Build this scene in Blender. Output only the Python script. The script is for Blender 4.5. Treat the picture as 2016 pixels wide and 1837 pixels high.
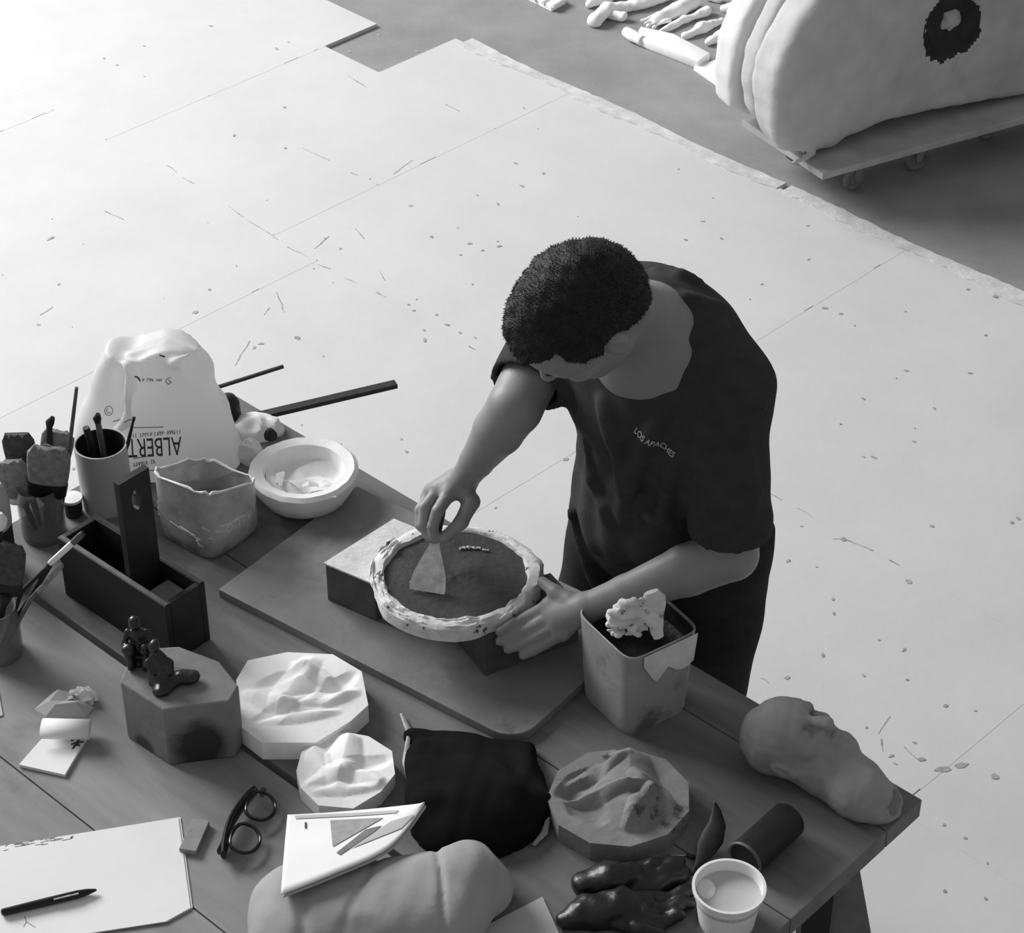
import bpy, bmesh, math, random
import numpy as np
from mathutils import Vector, Matrix
from mathutils.bvhtree import BVHTree

for o in list(bpy.data.objects):
    bpy.data.objects.remove(o)
scene = bpy.context.scene
COL = scene.collection
random.seed(7)
RNG = np.random.RandomState(11)

# ------------------------------------------------------------------ camera
FPX, CX, CY, CAMH, PITCH = 4500.0, 1008.0, 918.5, 3.21, math.radians(37)
cam = bpy.data.cameras.new('camera')
cam.sensor_fit = 'HORIZONTAL'
cam.sensor_width = 36.0
cam.lens = 36.0 * FPX / 2016.0
cam.clip_end = 100
camo = bpy.data.objects.new('camera', cam)
camo.location = (0, 0, CAMH)
camo.rotation_euler = (math.pi / 2 - PITCH, 0, 0)
COL.objects.link(camo)
scene.camera = camo

# ------------------------------------------------------------------ world, lights, exposure
world = bpy.data.worlds.new('world')
scene.world = world
world.use_nodes = True
bg = world.node_tree.nodes['Background']
bg.inputs[0].default_value = (1, 1, 1, 1)
bg.inputs[1].default_value = 0.31


def area_light(name, loc, target, sx, sy, power):
    l = bpy.data.lights.new(name, 'AREA')
    l.shape = 'RECTANGLE'
    l.size, l.size_y = sx, sy
    l.energy = power
    o = bpy.data.objects.new(name, l)
    o.location = loc
    d = Vector(target) - Vector(loc)
    o.rotation_euler = d.to_track_quat('-Z', 'Y').to_euler()
    COL.objects.link(o)
    return o


# tall studio windows beyond the upper left of the view
area_light('studio_window_light', (-6.0, 7.8, 5.0), (-0.2, 3.4, 0.6), 4.6, 3.4, 1110)
vs = scene.view_settings
vs.view_transform = 'Standard'
vs.look = 'None'
vs.exposure = 0.0
vs.gamma = 1.0
vs.use_curve_mapping = False


# ------------------------------------------------------------------ helpers
def ray(px, py):
    u = (px - CX) / FPX
    v = (CY - py) / FPX
    s, c = math.sin(PITCH), math.cos(PITCH)
    return Vector((u, c + v * s, -s + v * c))


def P(px, py, z):
    """the point at height z that the photograph shows at (px, py)"""
    d = ray(px, py)
    return Vector((0, 0, CAMH)) + d * ((z - CAMH) / d.z)


def PYY(px, py, Y):
    d = ray(px, py)
    return Vector((0, 0, CAMH)) + d * (Y / d.y)


T = 0.78
UA = math.radians(-42.9)
TU = Vector((math.cos(UA), math.sin(UA), 0))       # along the table
TN = Vector((math.sin(UA), -math.cos(UA), 0))      # across, towards the near side
TK = Vector((0.607, 2.405, 0))


def tp(u, n, z=T):
    p = TK + TU * u + TN * n
    return Vector((p.x, p.y, z))


def wloc(o):
    p = Vector((0, 0, 0))
    while o is not None:
        p += o.location
        o = o.parent
    return p


def tag(o, label=None, cat=None, group=None, kind=None):
    if label: o['label'] = label
    if cat: o['category'] = cat
    if group: o['group'] = group
    if kind: o['kind'] = kind
    return o


def thing(name, loc, label, cat, group=None):
    o = bpy.data.objects.new(name, None)
    o.empty_display_size = 0.02
    o.location = loc
    COL.objects.link(o)
    return tag(o, label, cat, group)


def mesh_obj(name, V, Fc, m, parent=None, smooth=False, origin=None):
    V = np.asarray([tuple(v) for v in V], dtype=float) if not isinstance(V, np.ndarray) else V
    if parent is not None:
        off = np.array(wloc(parent))
    elif origin is not None:
        off = np.array(origin, dtype=float)
    else:
        off = np.array([(V[:, 0].min() + V[:, 0].max()) / 2, (V[:, 1].min() + V[:, 1].max()) / 2, V[:, 2].min()])
    me = bpy.data.meshes.new(name)
    me.from_pydata((V - off).tolist(), [], [tuple(int(i) for i in f) for f in Fc])
    me.validate()
    me.update()
    if smooth:
        me.polygons.foreach_set('use_smooth', [True] * len(me.polygons))
    o = bpy.data.objects.new(name, me)
    COL.objects.link(o)
    if parent is not None:
        o.parent = parent
    else:
        o.location = off
    if m: me.materials.append(m)
    return o


def smooth_angle(o, deg=35):
    me = o.data
    me.polygons.foreach_set('use_smooth', [True] * len(me.polygons))
    bm = bmesh.new(); bm.from_mesh(me)
    for e in bm.edges:
        if len(e.link_faces) == 2 and e.calc_face_angle(0) > math.radians(deg):
            e.smooth = False
    bm.to_mesh(me); bm.free()
    return o


class MB:
    def __init__(s):
        s.v, s.f = [], []

    def add(s, V, Fc):
        b = len(s.v)
        s.v += [Vector(v) for v in V]
        s.f += [tuple(i + b for i in f) for f in Fc]
        return s

    def box(s, c, size, ax=None):
        """box centred at c with axes ax (3 vectors)"""
        ax = ax or (Vector((1, 0, 0)), Vector((0, 1, 0)), Vector((0, 0, 1)))
        c = Vector(c)
        V = []
        for k in (-1, 1):
            for j in (-1, 1):
                for i in (-1, 1):
                    V.append(c + ax[0] * (i * size[0] / 2) + ax[1] * (j * size[1] / 2) + ax[2] * (k * size[2] / 2))
        return s.add(V, [(0, 2, 3, 1), (4, 5, 7, 6), (0, 1, 5, 4), (2, 6, 7, 3), (0, 4, 6, 2), (1, 3, 7, 5)])

    def prism(s, poly, z0, z1):
        n = len(poly)
        a = sum(poly[i][0] * poly[(i + 1) % n][1] - poly[(i + 1) % n][0] * poly[i][1] for i in range(n))
        if a < 0: poly = poly[::-1]
        V = [(p[0], p[1], z0) for p in poly] + [(p[0], p[1], z1) for p in poly]
        Fc = [tuple(range(n))[::-1], tuple(range(n, 2 * n))]
        for i in range(n):
            j = (i + 1) % n
            Fc.append((i, j, n + j, n + i))
        return s.add(V, Fc)

    def loft(s, secs, cap0=True, cap1=True):
        n = len(secs[0])
        V = [p for sec in secs for p in sec]
        Fc = []
        for k in range(len(secs) - 1):
            for i in range(n):
                j = (i + 1) % n
                Fc.append((k * n + i, k * n + j, (k + 1) * n + j, (k + 1) * n + i))
        if cap0: Fc.append(tuple(range(n))[::-1])
        if cap1: Fc.append(tuple(range((len(secs) - 1) * n, len(secs) * n)))
        return s.add(V, Fc)

    def tube(s, pts, rad, seg=10, flat=None, closed=False):
        """tube along pts; flat=(side, kx, ky) gives an elliptic section"""
        pts = [Vector(p) for p in pts]
        if not hasattr(rad, '__len__'): rad = [rad] * len(pts)
        secs = []
        up = Vector((0.13, 0.31, 0.94))
        for i, p in enumerate(pts):
            if closed:
                d = pts[(i + 1) % len(pts)] - pts[i - 1]
            else:
                d = pts[min(i + 1, len(pts) - 1)] - pts[max(i - 1, 0)]
            d.normalize()
            x = Vector(flat[0]) if flat else up
            x = (x - d * x.dot(d)).normalized()
            y = d.cross(x)
            kx, ky = (flat[1], flat[2]) if flat else (1, 1)
            secs.append([p + x * (kx * rad[i] * math.cos(2 * math.pi * k / seg)) + y * (ky * rad[i] * math.sin(2 * math.pi * k / seg)) for k in range(seg)])
        if closed:
            secs.append(secs[0])
            return s.loft(secs, False, False)
        return s.loft(secs)

    def lathe(s, prof, c, seg=32, axis=None, jit=0.0, closed=False):
        """profile of (r, h) about an axis through c"""
        az = Vector(axis).normalized() if axis is not None else Vector((0, 0, 1))
        x = az.orthogonal().normalized(); y = az.cross(x)
        c = Vector(c)
        secs = []
        jj = [1 + jit * random.uniform(-1, 1) for _ in range(seg)]
        for r, h in prof:
            secs.append([c + az * h + x * (r * jj[k] * math.cos(2 * math.pi * k / seg)) + y * (r * jj[k] * math.sin(2 * math.pi * k / seg)) for k in range(seg)])
        if closed:
            secs.append(secs[0]); return s.loft(secs, False, False)
        return s.loft(secs)

    def build(s, name, m, parent=None, smooth=None, bevel=0.0, origin=None):
        o = mesh_obj(name, s.v, s.f, m, parent, False, origin)
        bm = bmesh.new(); bm.from_mesh(o.data)
        bmesh.ops.remove_doubles(bm, verts=bm.verts, dist=1e-6)
        bmesh.ops.recalc_face_normals(bm, faces=bm.faces)
        if bevel > 0:
            ed = [e for e in bm.edges if len(e.link_faces) == 2 and e.calc_face_angle(0) > 0.5]
            bmesh.ops.bevel(bm, geom=ed, offset=bevel, segments=2, affect='EDGES', profile=0.5)
        bm.to_mesh(o.data); bm.free()
        if smooth is not None: smooth_angle(o, smooth)
        return o


def ring(c, ax, ay, rx, ry, n=24, p=2.0):
    out = []
    for k in range(n):
        t = 2 * math.pi * k / n
        cx, sy = math.cos(t), math.sin(t)
        X = math.copysign(abs(cx) ** (2 / p), cx); Y = math.copysign(abs(sy) ** (2 / p), sy)
        out.append(Vector(c) + Vector(ax) * (rx * X) + Vector(ay) * (ry * Y))
    return out


def rot_axes(deg):
    a = math.radians(deg)
    return Vector((math.cos(a), math.sin(a), 0)), Vector((-math.sin(a), math.cos(a), 0)), Vector((0, 0, 1))


# ------------------------------------------------------------------ signed distance modelling
_nd = RNG.normal(size=(24, 3)); _nd /= np.linalg.norm(_nd, axis=1)[:, None]
_np = RNG.uniform(0, 6.28, 24)


def wob(X, Y, Z, freq, n=8, off=0):
    r = 0
    for i in range(n):
        j = (i + off) % 24
        d = _nd[j] * freq * (0.6 + 0.1 * i)
        r = r + np.sin(X * d[0] + Y * d[1] + Z * d[2] + _np[j])
    return r / math.sqrt(n)


class Field:
    def __init__(s, lo, hi, h):
        s.lo = np.array(lo, float); s.h = h
        s.n = np.ceil((np.array(hi) - s.lo) / h).astype(int) + 1
        s.D = np.full(s.n, 1.0, dtype=np.float32)
        s.ax = [(s.lo[i] + h * np.arange(s.n[i])).astype(np.float32) for i in range(3)]

    def sl(s, mn, mx, pad):
        r = []
        for i in range(3):
            a = int(max(0, math.floor((mn[i] - pad - s.lo[i]) / s.h))); b = int(min(s.n[i], math.ceil((mx[i] + pad - s.lo[i]) / s.h) + 1))
            if b <= a: return None
            r.append(slice(a, b))
        return tuple(r)

    def grid(s, q):
        return (s.ax[0][q[0]][:, None, None], s.ax[1][q[1]][None, :, None], s.ax[2][q[2]][None, None, :])

    def comb(s, q, d, k, op):
        A = s.D[q]
        if op == 'u':
            if k > 0:
                hh = np.clip(0.5 + 0.5 * (d - A) / k, 0, 1); s.D[q] = d + (A - d) * hh - k * hh * (1 - hh)
                # note: hh=1 keeps A
            else: s.D[q] = np.minimum(A, d)
        elif op == 's':
            d = -d
            if k > 0:
                hh = np.clip(0.5 - 0.5 * (d - A) / k, 0, 1); s.D[q] = d + (A - d) * hh + k * hh * (1 - hh)
            else: s.D[q] = np.maximum(A, d)
        elif op == 'i':
            s.D[q] = np.maximum(A, d)

    def cone(s, a, b, ra, rb, k=0.0, op='u'):
        a = np.array(a, float); b = np.array(b, float)
        R = max(ra, rb)
        q = s.sl(np.minimum(a, b) - R, np.maximum(a, b) + R, k + 3 * s.h)
        if q is None: return s
        X, Y, Z = s.grid(q)
        ba = b - a; L2 = max(ba @ ba, 1e-12)
        px, py, pz = X - a[0], Y - a[1], Z - a[2]
        t = np.clip((px * ba[0] + py * ba[1] + pz * ba[2]) / L2, 0, 1)
        d = np.sqrt((px - t * ba[0]) ** 2 + (py - t * ba[1]) ** 2 + (pz - t * ba[2]) ** 2) - (ra + (rb - ra) * t)
        s.comb(q, d, k, op); return s

    def chain(s, pts, rad, k=0.0, op='u'):
        for i in range(len(pts) - 1): s.cone(pts[i], pts[i + 1], rad[i], rad[i + 1], k, op)
        return s

    def ell(s, c, r, A=None, k=0.0, op='u'):
        c = np.array(c, float); r = np.array(r, float)
        A = np.eye(3) if A is None else np.array([tuple(x) for x in A], float)
        ext = np.sqrt(((A * r[:, None]) ** 2).sum(axis=0))
        q = s.sl(c - ext, c + ext, k + 3 * s.h)
        if q is None: return s
        X, Y, Z = s.grid(q); X = X - c[0]; Y = Y - c[1]; Z = Z - c[2]
        l = [(A[i, 0] * X + A[i, 1] * Y + A[i, 2] * Z) for i in range(3)]
        k0 = np.sqrt(sum((l[i] / r[i]) ** 2 for i in range(3))); k1 = np.sqrt(sum((l[i] / r[i] ** 2) ** 2 for i in range(3))) + 1e-9
        s.comb(q, k0 * (k0 - 1) / k1, k, op); return s

    def full(s):
        return s.grid((slice(None),) * 3)

    def half(s, p, nrm):
        """keep the side that nrm points away from"""
        X, Y, Z = s.full(); nrm = Vector(nrm).normalized()
        s.D = np.maximum(s.D, (X - p[0]) * nrm[0] + (Y - p[1]) * nrm[1] + (Z - p[2]) * nrm[2]); return s

    def hit(s, px, py):
        """first point of the surface on the sight line through (px, py)"""
        o = Vector((0, 0, CAMH)); d = ray(px, py).normalized()
        t = 1.8
        while t < 4.6:
            p = o + d * t
            i = [int(round((p[k] - s.lo[k]) / s.h)) for k in range(3)]
            if all(0 <= i[k] < s.n[k] for k in range(3)):
                if s.D[i[0], i[1], i[2]] < 0: return p, d
            t += .002
        return None, d

    def noise(s, amp, freq, off=0, n=8):
        X, Y, Z = s.full()
        s.D = s.D + amp * wob(X, Y, Z, freq, n, off).astype(np.float32); return s

    def mesh(s):
        D = s.D.astype(float)
        S = D < 0
        n = s.n
        cnt = np.zeros(n - 1, int)
        for a in (0, 1):
            for b in (0, 1):
                for c in (0, 1):
                    cnt += S[a:n[0] - 1 + a, b:n[1] - 1 + b, c:n[2] - 1 + c]
        M = (cnt > 0) & (cnt < 8)
        I = np.argwhere(M)
        idx = -np.ones(n - 1, int); idx[M] = np.arange(len(I))
        acc = np.zeros((len(I), 3)); num = np.zeros(len(I))
        cs = [(a, b, c) for a in (0, 1) for b in (0, 1) for c in (0, 1)]
        for p in cs:
            for ax in range(3):
                if p[ax] == 1: continue
                qv = list(p); qv[ax] = 1
                da = D[I[:, 0] + p[0], I[:, 1] + p[1], I[:, 2] + p[2]]; db = D[I[:, 0] + qv[0], I[:, 1] + qv[1], I[:, 2] + qv[2]]
                cr = (da < 0) != (db < 0)
                t = np.where(cr, da / np.where(cr, da - db, 1), 0)
                pos = np.tile(np.array(p, float), (len(I), 1)); pos[:, ax] += t
                acc += np.where(cr[:, None], pos, 0); num += cr
        V = s.lo + s.h * (I + acc / num[:, None])
        Fs = []
        for ax in range(3):
            o1, o2 = [(1, 2), (2, 0), (0, 1)][ax]
            A = S.take(range(0, n[ax] - 1), ax); B = S.take(range(1, n[ax]), ax)
            E = np.argwhere(A != B)
            E = E[(E[:, o1] > 0) & (E[:, o2] > 0) & (E[:, o1] < n[o1] - 1) & (E[:, o2] < n[o2] - 1)]
            ins = A[E[:, 0], E[:, 1], E[:, 2]]
            def cell(d1, d2):
                C = E.copy(); C[:, o1] += d1; C[:, o2] += d2
                return idx[C[:, 0], C[:, 1], C[:, 2]]
            q = np.stack([cell(-1, -1), cell(0, -1), cell(0, 0), cell(-1, 0)], 1)
            q[~ins] = q[~ins][:, ::-1]
            Fs.append(q)
        Fc = np.concatenate(Fs)
        return V, Fc[(Fc >= 0).all(1)]

    def build(s, name, m, parent=None, smooth=True):
        V, Fc = s.mesh()
        return mesh_obj(name, V, Fc, m, parent, smooth)


# ------------------------------------------------------------------ materials (all procedural)
def mat(name, v, rough=0.8, var=0.18, scale=14.0, bump=0.15, bscale=120.0, spec=0.3, metal=0.0,
        wood=None, stain=None, transl=0.0, detail=6.0):
    """v grey value; var noise variation; stain=(value, scale, threshold, softness); wood=angle of grain in degrees"""
    m = bpy.data.materials.new(name); m.use_nodes = True
    N, L = m.node_tree.nodes, m.node_tree.links
    b = N['Principled BSDF']
    tc = N.new('ShaderNodeTexCoord')
    src = tc.outputs['Object']
    if wood is not None:
        mp = N.new('ShaderNodeMapping'); mp.vector_type = 'TEXTURE'
        mp.inputs['Rotation'].default_value = (0, 0, math.radians(wood)); mp.inputs['Scale'].default_value = (7.0, 1.0, 1.0)
        L.new(src, mp.inputs['Vector']); vec = mp.outputs['Vector']
    else: vec = src
    nz = N.new('ShaderNodeTexNoise'); nz.inputs['Scale'].default_value = scale; nz.inputs['Detail'].default_value = detail
    nz.inputs['Roughness'].default_value = 0.62
    L.new(vec, nz.inputs['Vector'])
    rp = N.new('ShaderNodeValToRGB')
    lo, hi = max(0, v * (1 - var)), min(1, v * (1 + var))
    rp.color_ramp.elements[0].position = 0.3; rp.color_ramp.elements[0].color = (lo, lo, lo, 1)
    rp.color_ramp.elements[1].position = 0.7; rp.color_ramp.elements[1].color = (hi, hi, hi, 1)
    L.new(nz.outputs['Fac'], rp.inputs['Fac'])
    col = rp.outputs['Color']
    for st in ([stain] if stain and not isinstance(stain, list) else (stain or [])):
        n2 = N.new('ShaderNodeTexNoise'); n2.inputs['Scale'].default_value = st[1]; n2.inputs['Detail'].default_value = 8
        n2.inputs['Roughness'].default_value = 0.6
        L.new(src, n2.inputs['Vector'])
        r2 = N.new('ShaderNodeValToRGB')
        r2.color_ramp.elements[0].position = st[2]; r2.color_ramp.elements[0].color = (0, 0, 0, 1)
        r2.color_ramp.elements[1].position = st[2] + st[3]; r2.color_ramp.elements[1].color = (1, 1, 1, 1)
        L.new(n2.outputs['Fac'], r2.inputs['Fac'])
        mx = N.new('ShaderNodeMix'); mx.data_type = 'RGBA'
        L.new(r2.outputs['Color'], mx.inputs[0]); L.new(col, mx.inputs[6])
        mx.inputs[7].default_value = (st[0], st[0], st[0], 1)
        col = mx.outputs[2]
    L.new(col, b.inputs['Base Color'])
    b.inputs['Roughness'].default_value = rough
    b.inputs['Metallic'].default_value = metal
    b.inputs['Specular IOR Level'].default_value = spec
    if bump > 0:
        n3 = N.new('ShaderNodeTexNoise'); n3.inputs['Scale'].default_value = bscale; n3.inputs['Detail'].default_value = 4
        L.new(vec, n3.inputs['Vector'])
        bp = N.new('ShaderNodeBump'); bp.inputs['Strength'].default_value = bump; bp.inputs['Distance'].default_value = 0.004
        L.new(n3.outputs['Fac'], bp.inputs['Height']); L.new(bp.outputs['Normal'], b.inputs['Normal'])
    if transl > 0:
        tr = N.new('ShaderNodeBsdfTranslucent'); tr.inputs['Color'].default_value = (v, v, v, 1)
        ms = N.new('ShaderNodeMixShader'); ms.inputs[0].default_value = transl
        L.new(b.outputs[0], ms.inputs[1]); L.new(tr.outputs[0], ms.inputs[2])
        L.new(ms.outputs[0], N['Material Output'].inputs[0])
    return m


def clear_mat(name, v, fac, rough=0.25, scale=22.0, lo=0.35, hi=0.65, cloud=0.7):
    """milky clear plastic: transparent where clean, diffuse where dirty"""
    m = bpy.data.materials.new(name); m.use_nodes = True
    N, L = m.node_tree.nodes, m.node_tree.links
    b = N['Principled BSDF']; b.inputs['Base Color'].default_value = (v, v, v, 1); b.inputs['Roughness'].default_value = rough
    tc = N.new('ShaderNodeTexCoord'); nz = N.new('ShaderNodeTexNoise'); nz.inputs['Scale'].default_value = scale; nz.inputs['Detail'].default_value = 8
    L.new(tc.outputs['Object'], nz.inputs['Vector'])
    mr = N.new('ShaderNodeMapRange'); mr.inputs[1].default_value = lo; mr.inputs[2].default_value = hi
    mr.inputs[3].default_value = fac; mr.inputs[4].default_value = cloud
    L.new(nz.outputs['Fac'], mr.inputs[0])
    t = N.new('ShaderNodeBsdfTransparent'); t.inputs[0].default_value = (0.93, 0.93, 0.93, 1)
    ms = N.new('ShaderNodeMixShader')
    L.new(mr.outputs[0], ms.inputs[0]); L.new(t.outputs[0], ms.inputs[1]); L.new(b.outputs[0], ms.inputs[2])
    L.new(ms.outputs[0], N['Material Output'].inputs[0])
    return m


M_CONC = mat('concrete_floor', 0.265, 0.85, 0.18, 3.0, 0.2, 60)
M_PANEL = mat('white_painted_panel', 0.56, 0.75, 0.05, 2.5, 0.12, 40, stain=[(0.5, 5.0, 0.66, 0.14), (0.58, 26.0, 0.71, 0.05)])
M_TAPE = mat('torn_edge_strip', 0.55, 0.9, 0.2, 20, 0.3, 90)
M_CHIP = mat('grey_paint_chip', 0.33, 0.8, 0.35, 60)
M_PLANK = mat('dark_table_wood', 0.15, 0.6, 0.32, 16, 0.3, 60, wood=-42.9, stain=[(0.22, 6, 0.60, 0.18), (0.03, 9, 0.68, 0.06)])
M_PLANK2 = mat('pale_table_wood', 0.24, 0.65, 0.22, 16, 0.3, 60, wood=-42.9, stain=[(0.09, 5, 0.58, 0.22), (0.05, 22, 0.73, 0.04)])
M_LEG = mat('grey_trestle_wood', 0.16, 0.7, 0.2, 20, 0.2, 60)
M_DARK = mat('dark_metal_leg', 0.02, 0.5, 0.2, 20)
M_BOARD = mat('grey_work_board', 0.21, 0.45, 0.22, 7, 0.12, 70, stain=[(0.33, 5, 0.56, 0.14), (0.12, 9, 0.63, 0.08)])
M_PLAST = mat('white_plaster', 0.88, 0.9, 0.07, 20, 0.12, 150)
M_PLASTD = mat('clay_stained_plaster', 0.2, 0.9, 0.2, 24, 0.2, 90, stain=(0.07, 16, 0.6, 0.05))
M_CLAY = mat('dark_wet_clay', 0.05, 0.42, 0.22, 30, 0.35, 90)
M_RIM = mat('smeared_plaster_rim', 0.66, 0.9, 0.16, 40, 0.6, 70, stain=(0.10, 46, 0.62, 0.03))
M_BLOCKT = mat('plaster_caked_block', 0.62, 0.9, 0.15, 30, 0.5, 70, stain=(0.12, 34, 0.70, 0.03))
M_BLOCKD = mat('dark_wood_block', 0.085, 0.75, 0.3, 18, 0.5, 30, wood=40)
M_BLADE = mat('plaster_smeared_steel', 0.62, 0.6, 0.3, 60, 0.4, 80)
M_HANDLE = mat('dark_wood_handle', 0.05, 0.5, 0.3, 30)
M_BAG = mat('white_plastic_bag', 0.84, 0.45, 0.04, 6, 0.1, 30, spec=0.4, transl=0.45)
M_PRINT = mat('black_print', 0.05, 0.7, 0.2, 40, 0)
M_PRINTG = mat('faded_grey_print', 0.17, 0.7, 0.2, 40, 0)
M_CAN = mat('white_canister', 0.42, 0.5, 0.08, 10, 0.08)
M_CANIN = mat('dark_sludge', 0.02, 0.5, 0.4, 30, 0.4)
M_BRISTLE = mat('pale_bristle', 0.26, 0.9, 0.35, 90, 0.5, 300)
M_BRISTLED = mat('dark_bristle', 0.07, 0.9, 0.4, 90, 0.5, 300)
M_FERR = mat('dark_ferrule', 0.025, 0.4, 0.3, 20, metal=0.5)
M_FERRL = mat('bright_ferrule', 0.85, 0.35, 0.05, 20)
M_STICK = mat('brown_stick', 0.12, 0.6, 0.3, 40)
M_STICKD = mat('black_stick', 0.02, 0.6, 0.4, 40)
M_TOTE = mat('dark_tote_wood', 0.018, 0.5, 0.3, 26, 0.2, 60, wood=-42)
M_TOTEE = mat('worn_tote_edge', 0.12, 0.7, 0.25, 40)
M_GYP = mat('grey_plaster_block', 0.2, 0.85, 0.15, 14, 0.25, 60, stain=(0.09, 12, 0.64, 0.08))
M_BRONZE = mat('dark_bronze', 0.014, 0.32, 0.4, 60, 0.4, 90, spec=0.5)
M_PAPER = mat('white_paper', 0.78, 0.85, 0.03, 6, 0.04)
M_MID = mat('mid_grey_print', 0.3, 0.8, 0.15, 60, 0)
M_PAPERG = mat('grey_paper', 0.45, 0.85, 0.06, 6, 0.04)
M_PEN = mat('black_pen', 0.012, 0.25, 0.2, 10, 0)
M_GLASSF = mat('black_spectacle_frame', 0.01, 0.25, 0.2, 10, 0, spec=0.5)
M_LENS = clear_mat('spectacle_lens', 0.8, 0.05, 0.05, 4, 0, 1, 0.06)
M_JAR = clear_mat('dirty_jar_glass', 0.2, 0.35, 0.1, 14, 0.3, 0.7, 0.75)
M_TUMB = clear_mat('smoky_tumbler', 0.02, 0.72, 0.08, 10, 0.3, 0.7, 0.9)
M_JERRY = clear_mat('milky_plastic', 0.5, 0.3, 0.35, 26, 0.36, 0.62, 0.8)
M_JERRYE = mat('milky_cut_edge', 0.72, 0.6, 0.15, 40, 0.4)
M_BUCK = mat('dirty_white_plastic', 0.33, 0.5, 0.16, 9, 0.2, 60, stain=[(0.14, 7, 0.53, 0.10), (0.7, 22, 0.70, 0.02)])
M_BUCKP = mat('bucket_plaster_smear', 0.66, 0.8, 0.2, 18, 0.3, 60, stain=(0.16, 14, 0.62, 0.06))
M_BLACKBAG = mat('black_bag_plastic', 0.008, 0.9, 0.4, 12, 0.2, 30, spec=0.06)
M_CLEARLIP = mat('pale_plastic_lip', 0.3, 0.4, 0.3, 30, 0.3)
M_GLOVE = mat('black_rubber_glove', 0.012, 0.38, 0.4, 30, 0.3, 90, spec=0.45)
M_TUB = mat('white_tub', 0.82, 0.4, 0.04, 10, 0.05)
M_TUBIN = mat('tub_plaster', 0.5, 0.8, 0.08, 12, 0.1)
M_TIN = mat('dark_tin', 0.02, 0.4, 0.3, 20, 0.1)
M_TINR = mat('tin_mouth', 0.11, 0.5, 0.3, 20, 0.1)
M_CASTH = mat('grey_plaster_cast', 0.3, 0.85, 0.12, 18, 0.2, 60)
M_LIMB = mat('cream_plaster_cast', 0.33, 0.8, 0.1, 8, 0.2, 50)
M_SHIRT = mat('charcoal_cotton', 0.046, 0.95, 0.14, 40, 0.25, 500, spec=0.1)
M_TROUS = mat('black_trouser_cloth', 0.026, 0.95, 0.2, 40, 0.25, 300, spec=0.1)
M_SKIN = mat('skin', 0.25, 0.5, 0.06, 20, 0.06, 200, spec=0.35)
M_HAIR = mat('black_hair', 0.010, 0.55, 0.4, 160, 0.6, 400, spec=0.3)
M_BROW = mat('dark_brow', 0.03, 0.8, 0.3, 90)
M_SHOE = mat('dark_shoe', 0.02, 0.6, 0.2, 20)
M_LETTER = mat('shirt_letter_print', 0.5, 0.8, 0.2, 90, 0)
M_BIG = mat('weathered_clay_form', 0.47, 0.9, 0.14, 5, 0.4, 40, stain=(0.22, 3, 0.62, 0.2))
M_SHELL = mat('white_plaster_shell', 0.66, 0.9, 0.06, 10, 0.2, 40)
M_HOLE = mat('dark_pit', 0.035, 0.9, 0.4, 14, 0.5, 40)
M_DOLLY = mat('dolly_plywood', 0.4, 0.7, 0.15, 12, 0.1)
M_WHEEL = mat('caster_rubber', 0.2, 0.5, 0.3, 20)
M_CMET = mat('caster_steel', 0.4, 0.35, 0.2, 20, metal=0.6)
M_CARD = mat('pale_cardboard', 0.26, 0.85, 0.15, 30)
M_BAR = mat('dark_steel_bar', 0.035, 0.5, 0.25, 30, 0.2)

# ================================================================== the setting
FZ = -0.012                                        # bare concrete; the white panels bring the floor to z = 0
E1 = Vector((math.sqrt(.5), -math.sqrt(.5), 0)); E2 = Vector((math.sqrt(.5), math.sqrt(.5), 0))


def fp(a, b, z=0.0):
    p = E1 * a + E2 * b
    return Vector((p.x, p.y, z))


m = MB().box((0.0, 5.0, FZ - 0.05), (14, 14, 0.1))
floor = tag(m.build('floor', M_CONC, origin=(0, 5, FZ)), 'bare grey concrete studio floor partly covered by white panels', 'floor', kind='structure')
g = 0.0016
panels = [  # e1 from, to, e2 from, to
    (-7.6, -4.945, 3.29, 4.348), (-4.945, -4.2, 3.67, 4.13), (-4.945, -4.2, 3.29, 3.67),
    (-4.70, -4.2, 4.13, 4.452), (-4.2, -2.95, 3.29, 4.452), (-2.95, -1.7, 3.36, 4.452), (-1.7, -0.4, 3.36, 4.452),
    (-7.6, -5.2, 2.07, 3.29), (-5.2, -4.02, 2.07, 3.29), (-4.02, -2.95, 2.07, 3.29), (-2.95, -1.7, 2.76, 3.36),
    (-2.95, -1.7, 1.54, 2.76), (-1.7, -0.4, 2.76, 3.36), (-1.7, -0.4, 1.54, 2.76),
    (-7.6, -5.2, 0.85, 2.07), (-5.2, -4.02, 0.85, 2.07), (-4.02, -2.95, 0.85, 2.07),
]
for a0, a1, b0, b1 in panels:
    m = MB().prism([tuple(fp(a, b)[:2]) for a, b in ((a0 + g, b0 + g), (a1 - g, b0 + g), (a1 - g, b1 - g), (a0 + g, b1 - g))], FZ, 0.0)
    m.build('floor_panel', M_PANEL, floor)
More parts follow.
